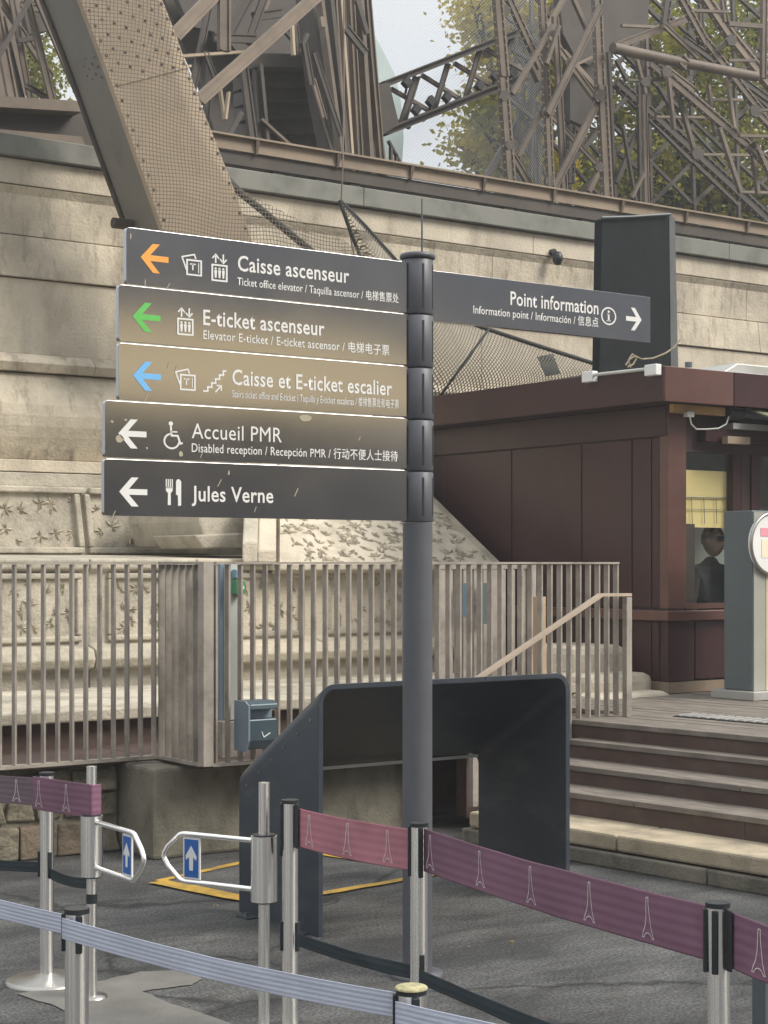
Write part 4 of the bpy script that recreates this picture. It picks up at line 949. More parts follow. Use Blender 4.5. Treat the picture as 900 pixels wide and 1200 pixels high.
tS5, P5 = stanchion(90, 1064, 'near steel queue post at left holding the blue grey belt', slots=[(-FW3+RT3*0.35, HS-0.10, HS-0.012), (-RT3, HS-0.10, HS-0.012)])
tS6, P6 = stanchion(482, 1157, 'lowest queue post cut off by bottom edge under yellowed cap', slots=[(-FW3+RT3*0.25, HS-0.10, HS-0.012), (-RT3, HS-0.10, HS-0.012)])
b = MB(); b.lathe(P6+UP*(HS+0.0005), [(0.0, 0.0025), (0.028, 0.002), (0.031, 0.0), (0.031, -0.003)], 28); b.build('worn_cap', mat('yellowed_cap', (0.42, 0.39, 0.22), 0.6, var=0.2, scale=60), tS6)
P7 = Vector(at_d(1030, 1110, 3.55)); P7.z = 0; P8 = Vector(at_d(760, 1200, 2.85)); P8.z = 0
P9 = Vector(at_d(-160, 905, 6.9)); P9.z = 0; P10 = Vector(at_d(-170, 1000, 4.75)); P10.z = 0
def tower_print(b, frame, s):
    L = [(-1.6, 0), (-1.15, 0.0), (-0.95, 0.35), (-0.55, 0.75), (0, 0.9), (0.55, 0.75), (0.95, 0.35), (1.15, 0), (1.6, 0), (1.35, 0.7), (0.8, 2.0), (0.5, 3.6), (0.3, 6.0), (0.28, 7.0), (-0.28, 7.0), (-0.3, 6.0), (-0.5, 3.6), (-0.8, 2.0), (-1.35, 0.7), (-1.6, 0)]
    for i in range(len(L)-1):
        a, c = Vector(L[i])*s, Vector(L[i+1])*s; d = (c-a)
        if d.length < 1e-6: continue
        d.normalize(); n = Vector((-d.y, d.x))*0.0011; e = d*0.0006
        b.add([frame(a-n-e), frame(c-n+e), frame(c+n+e), frame(a+n-e)], [(0, 1, 2, 3)])
def belt(label, m, A, B, z0, z1, sag=0.01, prints=(), wav=0.003, n=24, cat='belt', seed=1, ribs=5, za=None, tp=0.0125):
    """A,B ground points; strip between z0..z1"""
    A, B = Vector(A), Vector(B); d = (B-A); L = d.length; d.normalize(); g_ = Vector((-d.y, d.x, 0))
    if g_.dot(FW3) > 0: g_ = -g_                      # towards the camera
    rnd = random.Random(seed); ph = [rnd.uniform(0, 6) for _ in range(4)]
    def S_(u, v):    # u metres along, v 0..1 up
        q = u/L; s_ = -sag*4*q*(1-q)
        w = wav*(math.sin(u*9+v*2.0+ph[0])+0.6*math.sin(u*23+v*4+ph[1]))*math.sin(math.pi*min(1, max(0, q)))
        w += 0.0005*math.cos(v*ribs*2*math.pi)*(1 if 0.04 < v < 0.96 else 0)
        return A+d*u+g_*(w)+UP*(z0+(z1-z0)*v+s_)
    t = thing('barrier_belt', label, cat, A+UP*z0)
    nv = ribs*6; vs = []; fs = []
    for i in range(n+1):
        for j in range(nv+1): vs.append(S_(L*i/n, j/nv))
    for i in range(n):
        for j in range(nv): a = i*(nv+1)+j; fs.append((a, a+nv+1, a+nv+2, a+1))
    b = MB(); b.add(vs, fs, True); o = b.build('webbing', m, t)
    so_ = o.modifiers.new('thick', 'SOLIDIFY'); so_.thickness = 0.0016; so_.offset = 0
    for px in prints:
        # solve for u at pixel px
        best = min((abs((450+2000*((A+d*(L*k/200)).dot(RT))/((A+d*(L*k/200)).dot(FW)))-px), L*k/200) for k in range(201))[1]
        H = z1-z0; s = H*0.78/7.0
        sgn = 1 if g_.cross(UP).dot(d) < 0 else -1
        def frame(q, best=best): 
            u = best+q.x; v = 0.11+q.y/H
            return S_(u, v)+g_*0.0022
        b = MB(); tower_print(b, frame, s); b.build('tower_print', PRINT, o)
    return t
dq = lambda A, B, k: A+(B-A).normalized()*k
belt('pinkish purple belt with tower outlines left of the central queue post', PINK, dq(P3, P4, 0.045), dq(P4, P3, 0.03), 0.647, 0.776, 0.006, prints=(363, 408, 454), seed=2)
belt('long purple belt with five tower outlines right of the central post', PURP, dq(P4, P2, 0.03), dq(P2, P4, 0.03), 0.655, 0.786, 0.010, prints=(505, 562, 624, 690, 759), seed=3)
belt('short dark purple belt running off the right edge of the frame', PURP, dq(P2, P7, 0.05), P7, 0.655, 0.786, 0.01, prints=(890,), seed=4)
b = MB(); d7 = (P7-P2).normalized(); b.obox(P2+d7*0.03-FW3*0.012+UP*0.645, d7*0.022, FW3*0.024, UP*0.145); o = b.build('belt_end', BLK, tS2, bevel=0.003)
d4 = (P4-P3).normalized(); b = MB(); b.obox(P3+d4*0.03-FW3*0.012+UP*0.64, d4*0.018, FW3*0.024, UP*0.15); b.build('belt_end', BLK, tS3, bevel=0.003)
# ------------ swing gates
def gate_post(px, ytop, label, arm_pts, sign_px, ring=False, arm_d=5.95, thick=0.0435):
    d = 0.747*2000/(ytop-660); p = at_d(px, ytop, d); P = Vector((p.x, p.y, 0))
    t = thing('swing_gate', label, 'gate', P)
    b = MB(); b.tube([P, P+UP*0.853], 0.0195, 24); b.build('post', INOX, t)
    b = MB(); b.tube([P+UP*0.45, P+UP*0.672], thick, 32); b.build('hinge_drum', INOX, t, bevel=0.003)
    for z in (0.448, 0.674):
        b = MB(); b.tube([P+UP*(z-0.003), P+UP*(z+0.003)], thick-0.006, 24); b.build('drum_ring', BLK, t)
    b = MB(); b.lathe(P, [(0.0, 0.012), (0.055, 0.012), (0.058, 0.0)], 20); b.build('floor_flange', INOXB, t)
    if ring:
        b = MB(); b.tube([P+UP*0.35, P+UP*0.385], 0.021, 20); b.build('black_band', BLK, t)
    # arm: loop in the vertical plane through post and end
    E = at_d(arm_pts[0], 1000, arm_d); E.z = 0; dv = (E-P).normalized(); L = (E-P).length
    zt, zb = 0.652, 0.485; zm_ = (zt+zb)/2
    P2_ = [(thick-0.01, zt), (L-0.10, zt)]
    P2_ += [(L-0.10+0.035*math.sin(a), zt-0.012*(1-math.cos(a))) for a in (0.5, 1.0)]
    P2_ += [(L-0.02, zm_+0.035), (L-0.004, zm_+0.012), (L, zm_), (L-0.004, zm_-0.012), (L-0.02, zm_-0.035)]
    P2_ += [(L-0.10+0.035*math.sin(a), zb+0.012*(1-math.cos(a))) for a in (1.0, 0.5)]+[(L-0.10, zb), (thick-0.01, zb)]
    b = MB(); b.tube([P+dv*u+UP*z for u, z in P2_], 0.0095, 12); arm = b.build('arm', INOX, t)
    # sign plate
    best = min((abs((450+2000*((P+dv*(L*k/200)).dot(RT))/((P+dv*(L*k/200)).dot(FW)))-sign_px), L*k/200) for k in range(201))[1]
    g_ = Vector((-dv.y, dv.x, 0)); g_ = -g_ if g_.dot(FW3) > 0 else g_
    c = P+dv*best+UP*zm_
    rt = dv if dv.dot(RT3) > 0 else -dv
    b = MB(); b.obox(c-rt*0.036-UP*0.072-g_*0.002, rt*0.072, g_*0.006, UP*0.144); pl = b.build('sign_plate', WHITE, t)
    b = MB(); b.obox(c-rt*0.030-UP*0.066+g_*0.0042, rt*0.060, g_*0.0012, UP*0.132); b.build('blue_field', BLUE, pl)
    F = lambda u, v: c+rt*u+UP*v+g_*0.0062
    b = MB(); pts = [(0, 0.045), (0.024, 0.008), (0.022, -0.006), (0.009, 0.004), (0.008, -0.042), (-0.008, -0.042), (-0.009, 0.004), (-0.022, -0.006), (-0.024, 0.008)]
    b.add([F(*q) for q in pts], [(8, 0, 1), (8, 1, 3, 6), (1, 2, 3), (6, 7, 8), (6, 3, 4, 5)])
    b.build('white_arrow', WHITE, pl)
    return t, P
tG1, PG1 = gate_post(107.5, 898, 'left swing gate with its arm turned towards the camera', (169,), 150, ring=True, arm_d=5.93, thick=0.041)
tG2, PG2 = gate_post(309.5, 917, 'right swing gate whose arm reaches left in front of the hood', (192,), 225, arm_d=6.03, thick=0.0455)
belt('faded grey purple belt at far left with one tower outline', PGREY, P9, dq(P1, P9, -0.0)-FW3*0.034, 0.675, 0.78, 0.0, prints=(19,), seed=5)
a1 = P1-FW3*0.04-RT3*0.045; b1 = PG1-FW3*0.028
belt('short maroon belt between the far left posts with two tower outlines', PURP, a1, b1, 0.665, 0.79, 0.0, prints=(46, 78), seed=6, wav=0.001)
belt('end of maroon belt wrapped round the gate post', PURP, b1+RT3*0.001, b1+RT3*0.034+FW3*0.03, 0.667, 0.788, 0.0, n=4, seed=7, wav=0.0)
# low black belts
belt('low black belt at far left leading to the far queue post', BLKB, P9, dq(P1, P9, 0.02), 0.415, 0.455, 0.01, seed=8, ribs=2)
P11 = Vector(at_d(125, 1062, 5.9)); P11.z = 0
belt('low black belt slanting from far queue post towards the left gate', BLKB, dq(P1, P11, 0.03), PG1+FW3*0.03, 0.40, 0.44, 0.015, seed=9, ribs=2)
belt('low black belt between the pink belt post and the central post', BLKB, dq(P3, P4, 0.035), dq(P4, P3, 0.03), 0.312, 0.356, 0.008, seed=10, ribs=2)
belt('low black belt running from the central post to the bottom edge', BLKB, dq(P4, P2, 0.0)-FW3*0.034, dq(P2, P4, 0.02), 0.312, 0.356, 0.004, seed=11, ribs=2)
# blue grey belts
belt('blue grey belt from left edge to the near left queue post', BLUB, P10, dq(P5, P10, 0.03), 0.732, 0.778, 0.008, seed=12, wav=0.001)
belt('long blue grey belt across the bottom between two near queue posts', BLUB, P5-RT3*0.028-FW3*0.032, dq(P6, P5, 0.03), 0.736, 0.784, 0.012, seed=13, wav=0.0015)
belt('blue grey belt leaving the bottom of the frame', BLUB, P6-RT3*0.03-FW3*0.032, P8, 0.734, 0.782, 0.004, seed=14, wav=0.001)
# out of frame posts that hold the belts, built the same way
tS7, _ = stanchion(1030, 660+0.8*2000/3.55, 'queue post just outside the right edge of the frame')
tS8, _ = stanchion(760, 660+0.8*2000/2.85, 'queue post just below the bottom edge of the frame')
tS9, _ = stanchion(-160, 660+0.8*2000/6.9, 'far queue post just outside the left edge of the frame')
tS10, _ = stanchion(-170, 660+0.8*2000/4.75, 'near queue post just outside the left edge of the frame')
p = at_d(897, 1200, 4.6); 
tagit(MB().box((p.x, p.y, 0), (p.x+0.06, p.y+0.05, 0.52)).build('bollard', STELE, bevel=0.004), 'grey square bollard at the bottom right edge below the belt', 'bollard')

# ================================================================== steelwork
def poly_y(pts, y, d, name, m, parent, bevel=0):
    b = MB(); b.prism([on_y(px, py, y) for px, py in pts], (0, d, 0)); return b.build(name, m, parent, bevel=bevel)
def member(x0, y0, x1, y1, w, y, parent, m=STEEL, depth=None, name='girder', rnd_=False):
    a, c = on_y(x0, y0, y), on_y(x1, y1, y); mpp = (a.dot(FW)+c.dot(FW))/2/2000
    ww = w*mpp*1.06
    b = MB()
    if rnd_: b.tube([a, c], ww/2, 12)
    else:
        dd_ = depth or max(0.05, ww*0.8)
        if w >= 6:      # flanged section: web + two angles
            t = (c-a).normalized(); n = t.cross(Vector((0, 1, 0))).normalized()
            b.bar(a, c, ww*0.96, dd_*0.5)
            for s in (-1, 1): b.bar(a+n*s*ww*0.40-Vector((0, dd_*0.3, 0)), c+n*s*ww*0.40-Vector((0, dd_*0.3, 0)), ww*0.2, dd_*0.25)
        else: b.bar(a, c, ww, dd_)
    return b.build(name, m, parent)
# ---- great inclined beam
YB1 = 12.35
bm_ = thing('inclined_beam', 'huge riveted steel leg of the tower leaning over the wall at left', 'beam', on_y(230, 340, YB1))
FP = [(80, -60), (181, -25), (200, 40), (232, 125), (270, 215), (312, 345), (222, 345), (190, 268), (158, 180), (128, 95), (98, 10)]
FP = [(79, 0-40), (175, -40), (206, 40), (238, 128), (272, 215), (318, 345), (222, 345), (190, 268), (149, 150), (120, 68)]
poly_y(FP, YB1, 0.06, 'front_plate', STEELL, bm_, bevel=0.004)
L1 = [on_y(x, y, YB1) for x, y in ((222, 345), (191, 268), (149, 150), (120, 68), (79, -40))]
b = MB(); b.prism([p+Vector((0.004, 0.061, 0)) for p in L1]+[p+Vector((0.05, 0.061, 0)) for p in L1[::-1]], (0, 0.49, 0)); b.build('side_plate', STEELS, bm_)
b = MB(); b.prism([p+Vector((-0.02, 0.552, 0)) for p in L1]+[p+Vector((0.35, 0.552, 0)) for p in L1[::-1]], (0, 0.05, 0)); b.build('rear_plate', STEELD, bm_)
# seams
def seam(x0, y0, x1, y1, yy): 
    b = MB(); a, c = on_y(x0, y0, yy), on_y(x1, y1, yy); b.bar(a, c, 0.02, 0.012); b.build('plate_joint', STEELL, bm_)
seam(138, 99, 224, 77, YB1-0.004)
# rivets on the front plate
b = MB()
def rivet(c, r=0.016, n=Vector((0, -1, 0))):
    e1 = n.orthogonal().normalized(); e2 = n.cross(e1); ring = [c+e1*r*math.cos(k*math.pi/3)+e2*r*math.sin(k*math.pi/3) for k in range(6)]
    top = [c+n*r*0.6+(q_-c)*0.55 for q_ in ring]
    b.add(ring+top, [(k, (k+1) % 6, 6+(k+1) % 6, 6+k) for k in range(6)]+[(6, 7, 8, 9, 10, 11)], True)
def leftx(y): 
    pts = [(-40, 79), (68, 120), (150, 149), (268, 190), (345, 222)]
    for (a, xa_), (c, xc) in zip(pts, pts[1:]):
        if y <= c: return xa_+(xc-xa_)*(y-a)/(c-a)
def rightx(y):
    pts = [(-40, 175), (40, 206), (128, 238), (215, 272), (345, 318)]
    for (a, xa_), (c, xc) in zip(pts, pts[1:]):
        if y <= c: return xa_+(xc-xa_)*(y-a)/(c-a)
y = -5
while y < 300:
    rivet(on_y(leftx(y)+6, y, YB1)); rivet(on_y(rightx(y)-6, y-8, YB1)); y += 17.5
for k in range(6):
    for j in range(6):
        y = -4+k*17+j*(-4.0)+(8 if j % 2 else 0)+10
        if y > 88: continue
        x = leftx(y)+17+j*12.5
        if x < rightx(y)-9: rivet(on_y(x, y, YB1))
for k in range(5):
    for j in range(4):
        c0 = on_y(leftx(62+k*6), 62+k*6, YB1); rivet(c0+Vector((0.0, 0.12+j*0.15+(0.07 if k % 2 else 0), 0.02*j)), 0.014, Vector((-1, 0, 0)))
b.build('rivets', STEEL, bm_, kind='stuff')
b = MB(); c = on_y(140, 262, YB1+0.4); b.tube([c+Vector((-0.06, 0, 0)), c+Vector((0.12, 0, 0))], 0.045, 10); b.build('bolt_head', STEELD, bm_)
# ---- netting over the beam and wall
def net(pts_fn, nu, nv, name, label, m, hems=()):
    t = thing(name, label, 'netting', pts_fn(0, 0))
    vs = [pts_fn(i/nu, j/nv) for i in range(nu+1) for j in range(nv+1)]
    fs = [(i*(nv+1)+j, (i+1)*(nv+1)+j, (i+1)*(nv+1)+j+1, i*(nv+1)+j+1) for i in range(nu) for j in range(nv)]
    b = MB(); b.add(vs, fs, True); b.build('mesh', m, t)
    for pl, r in hems:
        b = MB(); b.tube(pl, r, 8); b.build('hem', ROPE, t)
    return t
def f1(u, v):
    y = -30+v*340
    lx_, rx_ = leftx(min(y, 340))-0.5, rightx(min(y, 340))+(max(0, y-215)**1.12*0.95)
    x = lx_+(rx_-lx_)*u
    return on_y(x, y, YB1-0.05-0.03*math.sin(v*9+u*4)*u)
hem = [on_y(x, y, YB1+0.05) for x, y in ((268, 212), (285, 229), (310, 249), (340, 274), (372, 300), (400, 318))]
net(f1, 16, 30, 'protective_net', 'fine brown net stretched over the leaning steel leg', NET1, hems=((hem, 0.032),))
# second drape with a rope, behind the sign
def f2(u, v):
    A = [(398, 235), (425, 262), (470, 312), (520, 360), (560, 382), (620, 402), (715, 432)]
    B = [(398, 235), (412, 275), (430, 320), (455, 420), (500, 470), (560, 462), (715, 436)]
    k = u*6; i = min(5, int(k)); f = k-i
    a = Vector(A[i]).lerp(Vector(A[i+1]), f); c = Vector(B[i]).lerp(Vector(B[i+1]), f); p = a.lerp(c, v)
    return on_y(p.x, p.y, 12.9-0.25*math.sin(math.pi*v)*math.sin(math.pi*u)-u*0.3)
A_ = [f2(k/24, 0) for k in range(25)]
net(f2, 24, 10, 'protective_net', 'grey net sagging over the wall between pole and kiosk roof', NET2, hems=((A_, 0.022), ([f2(k/24, 1) for k in range(25)], 0.018), ([f2(0.70, j/6)+Vector((0, -0.01, 0)) for j in range(7)], 0.012)))
b = MB(); pts = [on_y(x, y, 12.7) for x, y in ((630, 418), (648, 414), (657, 438), (640, 441))]; b.prism(pts, (0, 0.01, 0))
tagit(b.build('grey_patch', STELE), 'grey cloth patch caught in the net above the kiosk roof', 'patch')
pts = [on_y(x, y, 13.2) for x, y in ((403, 0), (403, 100), (402, 190), (400, 232), (408, 262), (415, 300))]
tagit(MB().tube(pts, 0.008, 6).build('hanging_rope', STEELM), 'long thin rope hanging down the tower column to the wall', 'rope')
# ---- sky net
def f3(u, v):
    x = 428+u*(640-428); y = -30+v*(250+30)
    return on_y(x, y, 17.5+0.2*math.sin(u*5+v*3))
net(f3, 8, 8, 'protective_net', 'very fine pale net hung against the sky above the wall', NET3)
poly_y([(436, 30), (439, 40), (461, 78), (473, 125), (470, 192), (450, 195), (432, 120)], 20.0, 0.03, 'tarp', TARP, tagit(bpy.data.objects.new('pale_sheet', None), 'pale translucent sheet edge behind the tower column', 'sheet')) if False else None
t = thing('pale_sheet', 'pale blue sheet edge curving behind the steel truss end', 'sheet', on_y(450, 190, 19))
poly_y([(434, 28), (441, 45), (452, 66), (463, 88), (470, 120), (473, 160), (470, 215), (448, 215), (436, 120)], 19.0, 0.04, 'sheet_face', TARP, t)
# ---- rail channel above the wall
YC = 13.75
ch = thing('channel_beam', 'long tan steel channel running along the top of the wall', 'beam', on_y(600, 220, YC))
def zc_(px, py): return on_y(px, py, YC).z
zt_ = zc_(700, 231.5)
x0, x1 = on_y(150, 200, YC).x, 19
b = MB(); b.box((x0, YC, zt_-0.115), (x1, YC+0.03, zt_)); b.build('web', CHAN, ch)
b = MB(); b.box((x0, YC-0.05, zt_+0.002), (x1, YC+0.2, zt_+0.02)); b.build('top_flange', CHAN, ch)
b = MB(); b.box((x0, YC+0.03, zt_-0.24), (x1, YC+0.22, zt_-0.12)); b.build('lower_beam', STEELD, ch)
for px in (300, 395, 481, 566, 648, 728, 803, 875):
    p = on_y(px, 220, YC); b = MB(); b.prism([(p.x-0.02, YC-0.045, zt_), (p.x+0.02, YC-0.045, zt_), (p.x+0.01, YC-0.012, zt_-0.13), (p.x-0.01, YC-0.012, zt_-0.13)], (0, 0.05, 0)); b.build('stiffener', STEEL, ch)
for px in (330, 380, 420, 600, 690, 760, 840):
    p = on_y(px, 220, YC); b = MB(); b.box((p.x-0.06, YC+0.05, 5.1), (p.x+0.06, YC+0.15, zt_-0.245)); b.build('support', STEELD, ch)
# ---- left lattice
ll = thing('lattice_pylon', 'hazy steel lattice at the top left behind the leaning leg', 'pylon', on_y(40, 160, 14.5))
poly_y([(-40, 118), (100, 128), (112, 175), (-40, 158)], 14.2, 0.3, 'footing_plate', STEELD, ll)
poly_y([(-40, 110), (90, 118), (96, 131), (-40, 123)], 14.0, 0.2, 'footing_plate', STEEL, ll)
poly_y([(-40, 148), (96, 160), (100, 170), (-40, 158)], 13.9, 0.2, 'footing_plate', STEEL, ll)
for a in ((-10, -10, 15, 120, 12), (2, 20, 26, 118, 6), (12, -10, 36, 120, 7), (0, 0, 60, 90, 8), (30, -10, 62, 122, 8), (40, -10, 100, 130, 8), (-20, 100, 40, -10, 5), (24, 5, 58, 14, 8), (20, 48, 50, 44, 5), (30, 100, 60, 118, 6), (66, 20, 100, 90, 5)):
    member(a[0], a[1], a[2], a[3], a[4], 15.0+random.random()*0.6, ll, STEEL if a[4] > 6 else STEELD)
poly_y([(28, 15), (52, 15), (56, 36), (34, 40)], 15.9, 0.1, 'gusset_plate', STEELD, ll)
poly_y([(-30, -30), (32, -30), (30, 120), (-30, 115)], 17.5, 0.1, 'gusset_plate', STEEL, ll)
# ---- centre pylon
cp = thing('lattice_pylon', 'dense brown steel pylon with stair soffits above the wall centre', 'pylon', on_y(330, 190, 16))
poly_y([(170, -60), (310, -60), (318, 60), (302, 198), (262, 198), (250, 150), (236, 100), (205, 30)], 19.0, 0.1, 'rear_plate', STEELD, cp)
poly_y([(196, -30), (372, -30), (382, 30), (378, 80), (300, 90), (262, 40), (222, 30)], 18.6, 0.1, 'rear_plate', STEELD, cp)
for k in range(7):
    y0 = 62+k*19; poly_y([(298, y0), (384+k*2, y0+2), (386+k*2, y0+17), (298, y0+16)], 17.0+0.25*k, 0.5, 'stair_soffit', STEELD, cp)
poly_y([(362, -40), (431, -40), (437, 40), (446, 130), (455, 215), (398, 215), (390, 160), (376, 90)], 16.6, 0.35, 'column_web', STEELD, cp)
for (x0_, x1_, w, m) in ((372, 402, 4, STEEL), (384, 408, 5, STEELD), (396, 412, 3, STEELL), (409, 421, 7, STEEL), (420, 434, 5, STEEL), (428, 447, 7, STEEL), (390, 404, 2, STEEL)):
    member(x0_, -20, x1_, 205, w, 16.3, cp, m, depth=0.12)
for a in ((204, 42, 262, -18, 15, STEELM), (233, 117, 372, -6, 14, STEELM), (213, 66, 297, 60, 3, STEELL), (224, 112, 248, -10, 8, STEEL), (268, 40, 300, -20, 12, STEEL), (262, -20, 262, 60, 14, STEEL),
          (284, 72, 297, 170, 10, STEEL), (299, 82, 304, 170, 5, STEEL), (305, 75, 314, 172, 4, STEEL), (266, 162, 283, 132, 5, STEEL), (258, 105, 263, 140, 2.5, STEELL), (264, 140, 268, 108, 2.5, STEELL),
          (306, 140, 345, 175, 3, STEEL), (290, 52, 312, -10, 9, STEEL), (330, 30, 356, 60, 8, STEEL), (342, 28, 344, 65, 3, STEELL), (346, 30, 350, 64, 6, STEEL), (350, 62, 360, 40, 4, STEEL), (356, 50, 365, 100, 7, STEEL),
          (366, 92, 380, 140, 6, STEELL), (378, 138, 392, 185, 6, STEEL), (368, 62, 400, 160, 6, STEELD), (240, 60, 255, 100, 6, STEEL), (246, 75, 240, 150, 8, STEEL), (296, 20, 330, 15, 10, STEELD), (250, 44, 300, 46, 10, STEELD),
          (430, 40, 418, 0, 5, STEEL), (405, 33, 428, 62, 9, STEELD), (314, 0, 296, 40, 5, STEELL), (376, 20, 378, 32, 5, STEELL)):
    member(a[0], a[1], a[2], a[3], a[4], (15.2 if a[4] > 12 else 15.6+random.random()*0.3), cp, a[5] if a[4] > 12 or a[4] < 4 else (STEELM if a[5] is STEELL else STEELD))
poly_y([(438, 100), (456, 96), (464, 130), (468, 146), (448, 158), (444, 150)], 16.5, 0.5, 'end_box', STEELD, cp)
for a in ((455, 165, 471, 195, 2), (458, 172, 458, 196, 2.5), (464, 180, 464, 196, 2)):
    member(*a, 16.4, cp, STEELD)
# ---- truss
tr = thing('truss_bridge', 'small dark lattice truss with floodlights crossing the sky', 'truss', on_y(530, 110, 17))
YT = 17.2
for a in ((445, 101, 604, 39, 7), (448, 157, 614, 91, 6.5), (450, 152, 614, 86, 2)):
    member(*a, YT, tr, STEELD, depth=0.3, name='chord')
for a in ((470, 144, 487, 90, 5), (475, 142, 491, 90, 2), (508, 130, 525, 74, 6), (545, 116, 562, 58, 6), (583, 100, 600, 44, 5)):
    member(*a, YT+0.02, tr, STEELD, name='post')
for a in ((458, 104, 505, 131, 4), (494, 88, 542, 118, 4), (532, 74, 580, 103, 4), (568, 57, 612, 82, 4), (458, 138, 480, 150, 3)):
    member(*a, YT+0.12, tr, STEEL, name='brace')
for (px, py) in ((477, 97), (488, 129), (505, 119), (524, 114), (562, 101), (580, 89), (600, 86)):
    c = on_y(px, py, YT-0.12); fl = thing('floodlight', {477: 'dark floodlight hanging under the truss top chord', 488: 'leftmost floodlight on the truss bottom chord', 505: 'second floodlight from left on the truss bottom chord', 524: 'third floodlight from left on the truss bottom chord', 562: 'fourth floodlight from left on the truss bottom chord', 580: 'fifth floodlight just left of the tall lattice post', 600: 'sixth floodlight behind the tall lattice post'}[px], 'floodlight', c)
    b = MB(); b.bar(c+Vector((-0.04, 0, -0.045)), c+Vector((0.03, 0, 0.05)), 0.10, 0.08); b.build('housing', POLED, fl, bevel=0.01)
    b = MB(); b.bar(c+Vector((0.03, 0.05, -0.04)), c+Vector((0.04, 0.09, -0.11)), 0.025, 0.02); b.build('bracket', POLED, fl)
# ---- right lattice
rl = thing('lattice_pylon', 'open crossed steel lattice on the right in front of the tree', 'pylon', on_y(700, 230, 16))
G = [(581, -20, 590, 90, 12, 0), (588, 86, 598, 218, 12, 0), (634, -20, 641, 130, 9, 0), (641, 128, 645, 222, 9, 0), (650, 20, 661, 226, 8, 0), (698, -20, 703, 110, 12, 0), (704, 100, 711, 236, 13, 0), (713, 60, 721, 236, 4, 1),
     (753, 40, 757, 238, 7, 0), (748, 100, 750, 238, 3, 1), (592, -10, 633, 80, 9, 0), (642, 134, 703, 8, 8, 0), (640, 38, 700, 120, 8, 2), (566, 214, 637, 90, 7, 1), (594, 112, 642, 152, 7, 1), (590, 166, 622, 220, 8, 0), (607, 184, 640, 118, 5, 0),
     (648, 222, 703, 114, 8, 0), (644, 134, 704, 198, 6, 2), (593, 18, 640, 60, 5, 1), (600, 110, 648, 30, 5, 0), (660, 60, 700, 105, 5, 2), (668, 110, 690, 150, 6, 1), (660, 200, 705, 150, 5, 1), (690, 225, 712, 180, 5, 0),
     (603, 0, 606, 100, 3, 1), (612, 30, 614, 140, 2.5, 1), (622, 20, 620, 130, 2.5, 1), (626, 60, 622, 210, 3, 1), (608, 130, 610, 215, 4, 1), (616, 140, 628, 215, 4, 1), (630, 120, 632, 215, 4, 1), (612, 38, 640, 24, 6, 1), (604, 60, 645, 85, 4, 1), (600, 100, 640, 86, 4, 1),
     (637, 40, 665, -10, 6, 2), (655, 30, 640, 75, 4, 0), (668, -10, 690, 40, 5, 0), (666, 80, 700, 64, 3, 2), (665, 145, 705, 130, 3, 1), (670, 100, 668, 215, 9, 1), (688, 140, 680, 180, 4, 1),
     (760, 66, 812, 106, 8, 2), (762, 74, 905, 196, 11, 0), (793, -10, 826, 50, 10, 0), (824, 46, 890, 130, 10, 0), (820, -10, 860, 50, 13, 2), (858, 46, 905, 104, 13, 2), (722, 54, 815, 18, 8, 0), (740, -10, 790, 40, 5, 1), (778, 30, 818, 68, 6, 0),
     (880, 125, 905, 150, 9, 0), (722, 96, 772, 140, 10, 1), (768, 136, 818, 182, 12, 1), (814, 178, 905, 262, 12, 1), (820, -10, 822, 40, 6, 1), (845, -10, 850, 26, 7, 0), (895, -10, 894, 92, 8, 0), (782, 0, 778, 30, 10, 1), (800, 45, 905, 120, 8, 1),
     (735, 94, 783, 94, 2.5, 0), (768, 137, 836, 138, 2.5, 2), (816, 181, 884, 182, 2.5, 2), (825, 117, 870, 117, 2.5, 2), (866, 159, 905, 160, 3, 0), (866, 225, 905, 226, 2.5, 2), (800, 12, 850, 14, 3, 0), (853, 28, 893, 31, 5, 0), (853, 71, 884, 71, 3, 0), (888, 129, 905, 129, 3, 0),
     (783, 92, 790, 152, 4, 0), (793, 104, 815, 182, 5, 0), (843, 150, 868, 226, 5, 0), (852, 90, 861, 155, 4, 2), (880, 160, 888, 226, 5, 0), (746, 70, 756, 110, 4, 0), (756, 42, 756, 100, 3, 2), (730, 150, 745, 235, 3, 1), (722, 215, 760, 120, 5, 1), (724, 180, 760, 206, 5, 1), (740, 232, 756, 200, 3, 0),
     (884, 165, 905, 212, 5, 0), (722, 70, 735, 95, 4, 1), (800, 150, 770, 100, 3, 1), (850, 195, 800, 140, 3, 1), (830, 100, 838, 160, 3, 0), (728, 30, 770, 32, 3, 2), (890, 60, 905, 20, 4, 1)]
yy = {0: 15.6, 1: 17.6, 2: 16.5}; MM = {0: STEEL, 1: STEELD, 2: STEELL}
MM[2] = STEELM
cols = [586, 622, 660, 706, 756, 806, 858, 912]
for ci in range(7):
    for ri in range(5):
        x0_, x1_, y0_, y1_ = cols[ci], cols[ci+1], -10+ri*50, 40+ri*50
        if (ci*5+ri*3) % 4 == 3 and ci > 2: continue
        G.append((x0_+ri*1.5, y0_, x1_+ri*1.5, y1_, 3.5, 3)); G.append((x1_+ri*1.5, y0_, x0_+ri*1.5, y1_, 3.5, 3))
    G.append((cols[ci], -10, cols[ci]+8, 262, 4, 3))
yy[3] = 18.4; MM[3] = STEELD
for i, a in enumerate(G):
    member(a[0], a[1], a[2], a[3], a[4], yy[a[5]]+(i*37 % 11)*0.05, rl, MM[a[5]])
poly_y([(652, -30), (765, -30), (756, 40), (740, 52), (716, 58), (690, 76), (676, 70), (660, 40)], 17.2, 0.12, 'gusset_plate', STEELD, rl)
poly_y([(668, 70), (700, 66), (700, 120), (690, 150), (668, 140)], 17.4, 0.1, 'gusset_plate', STEELD, rl)
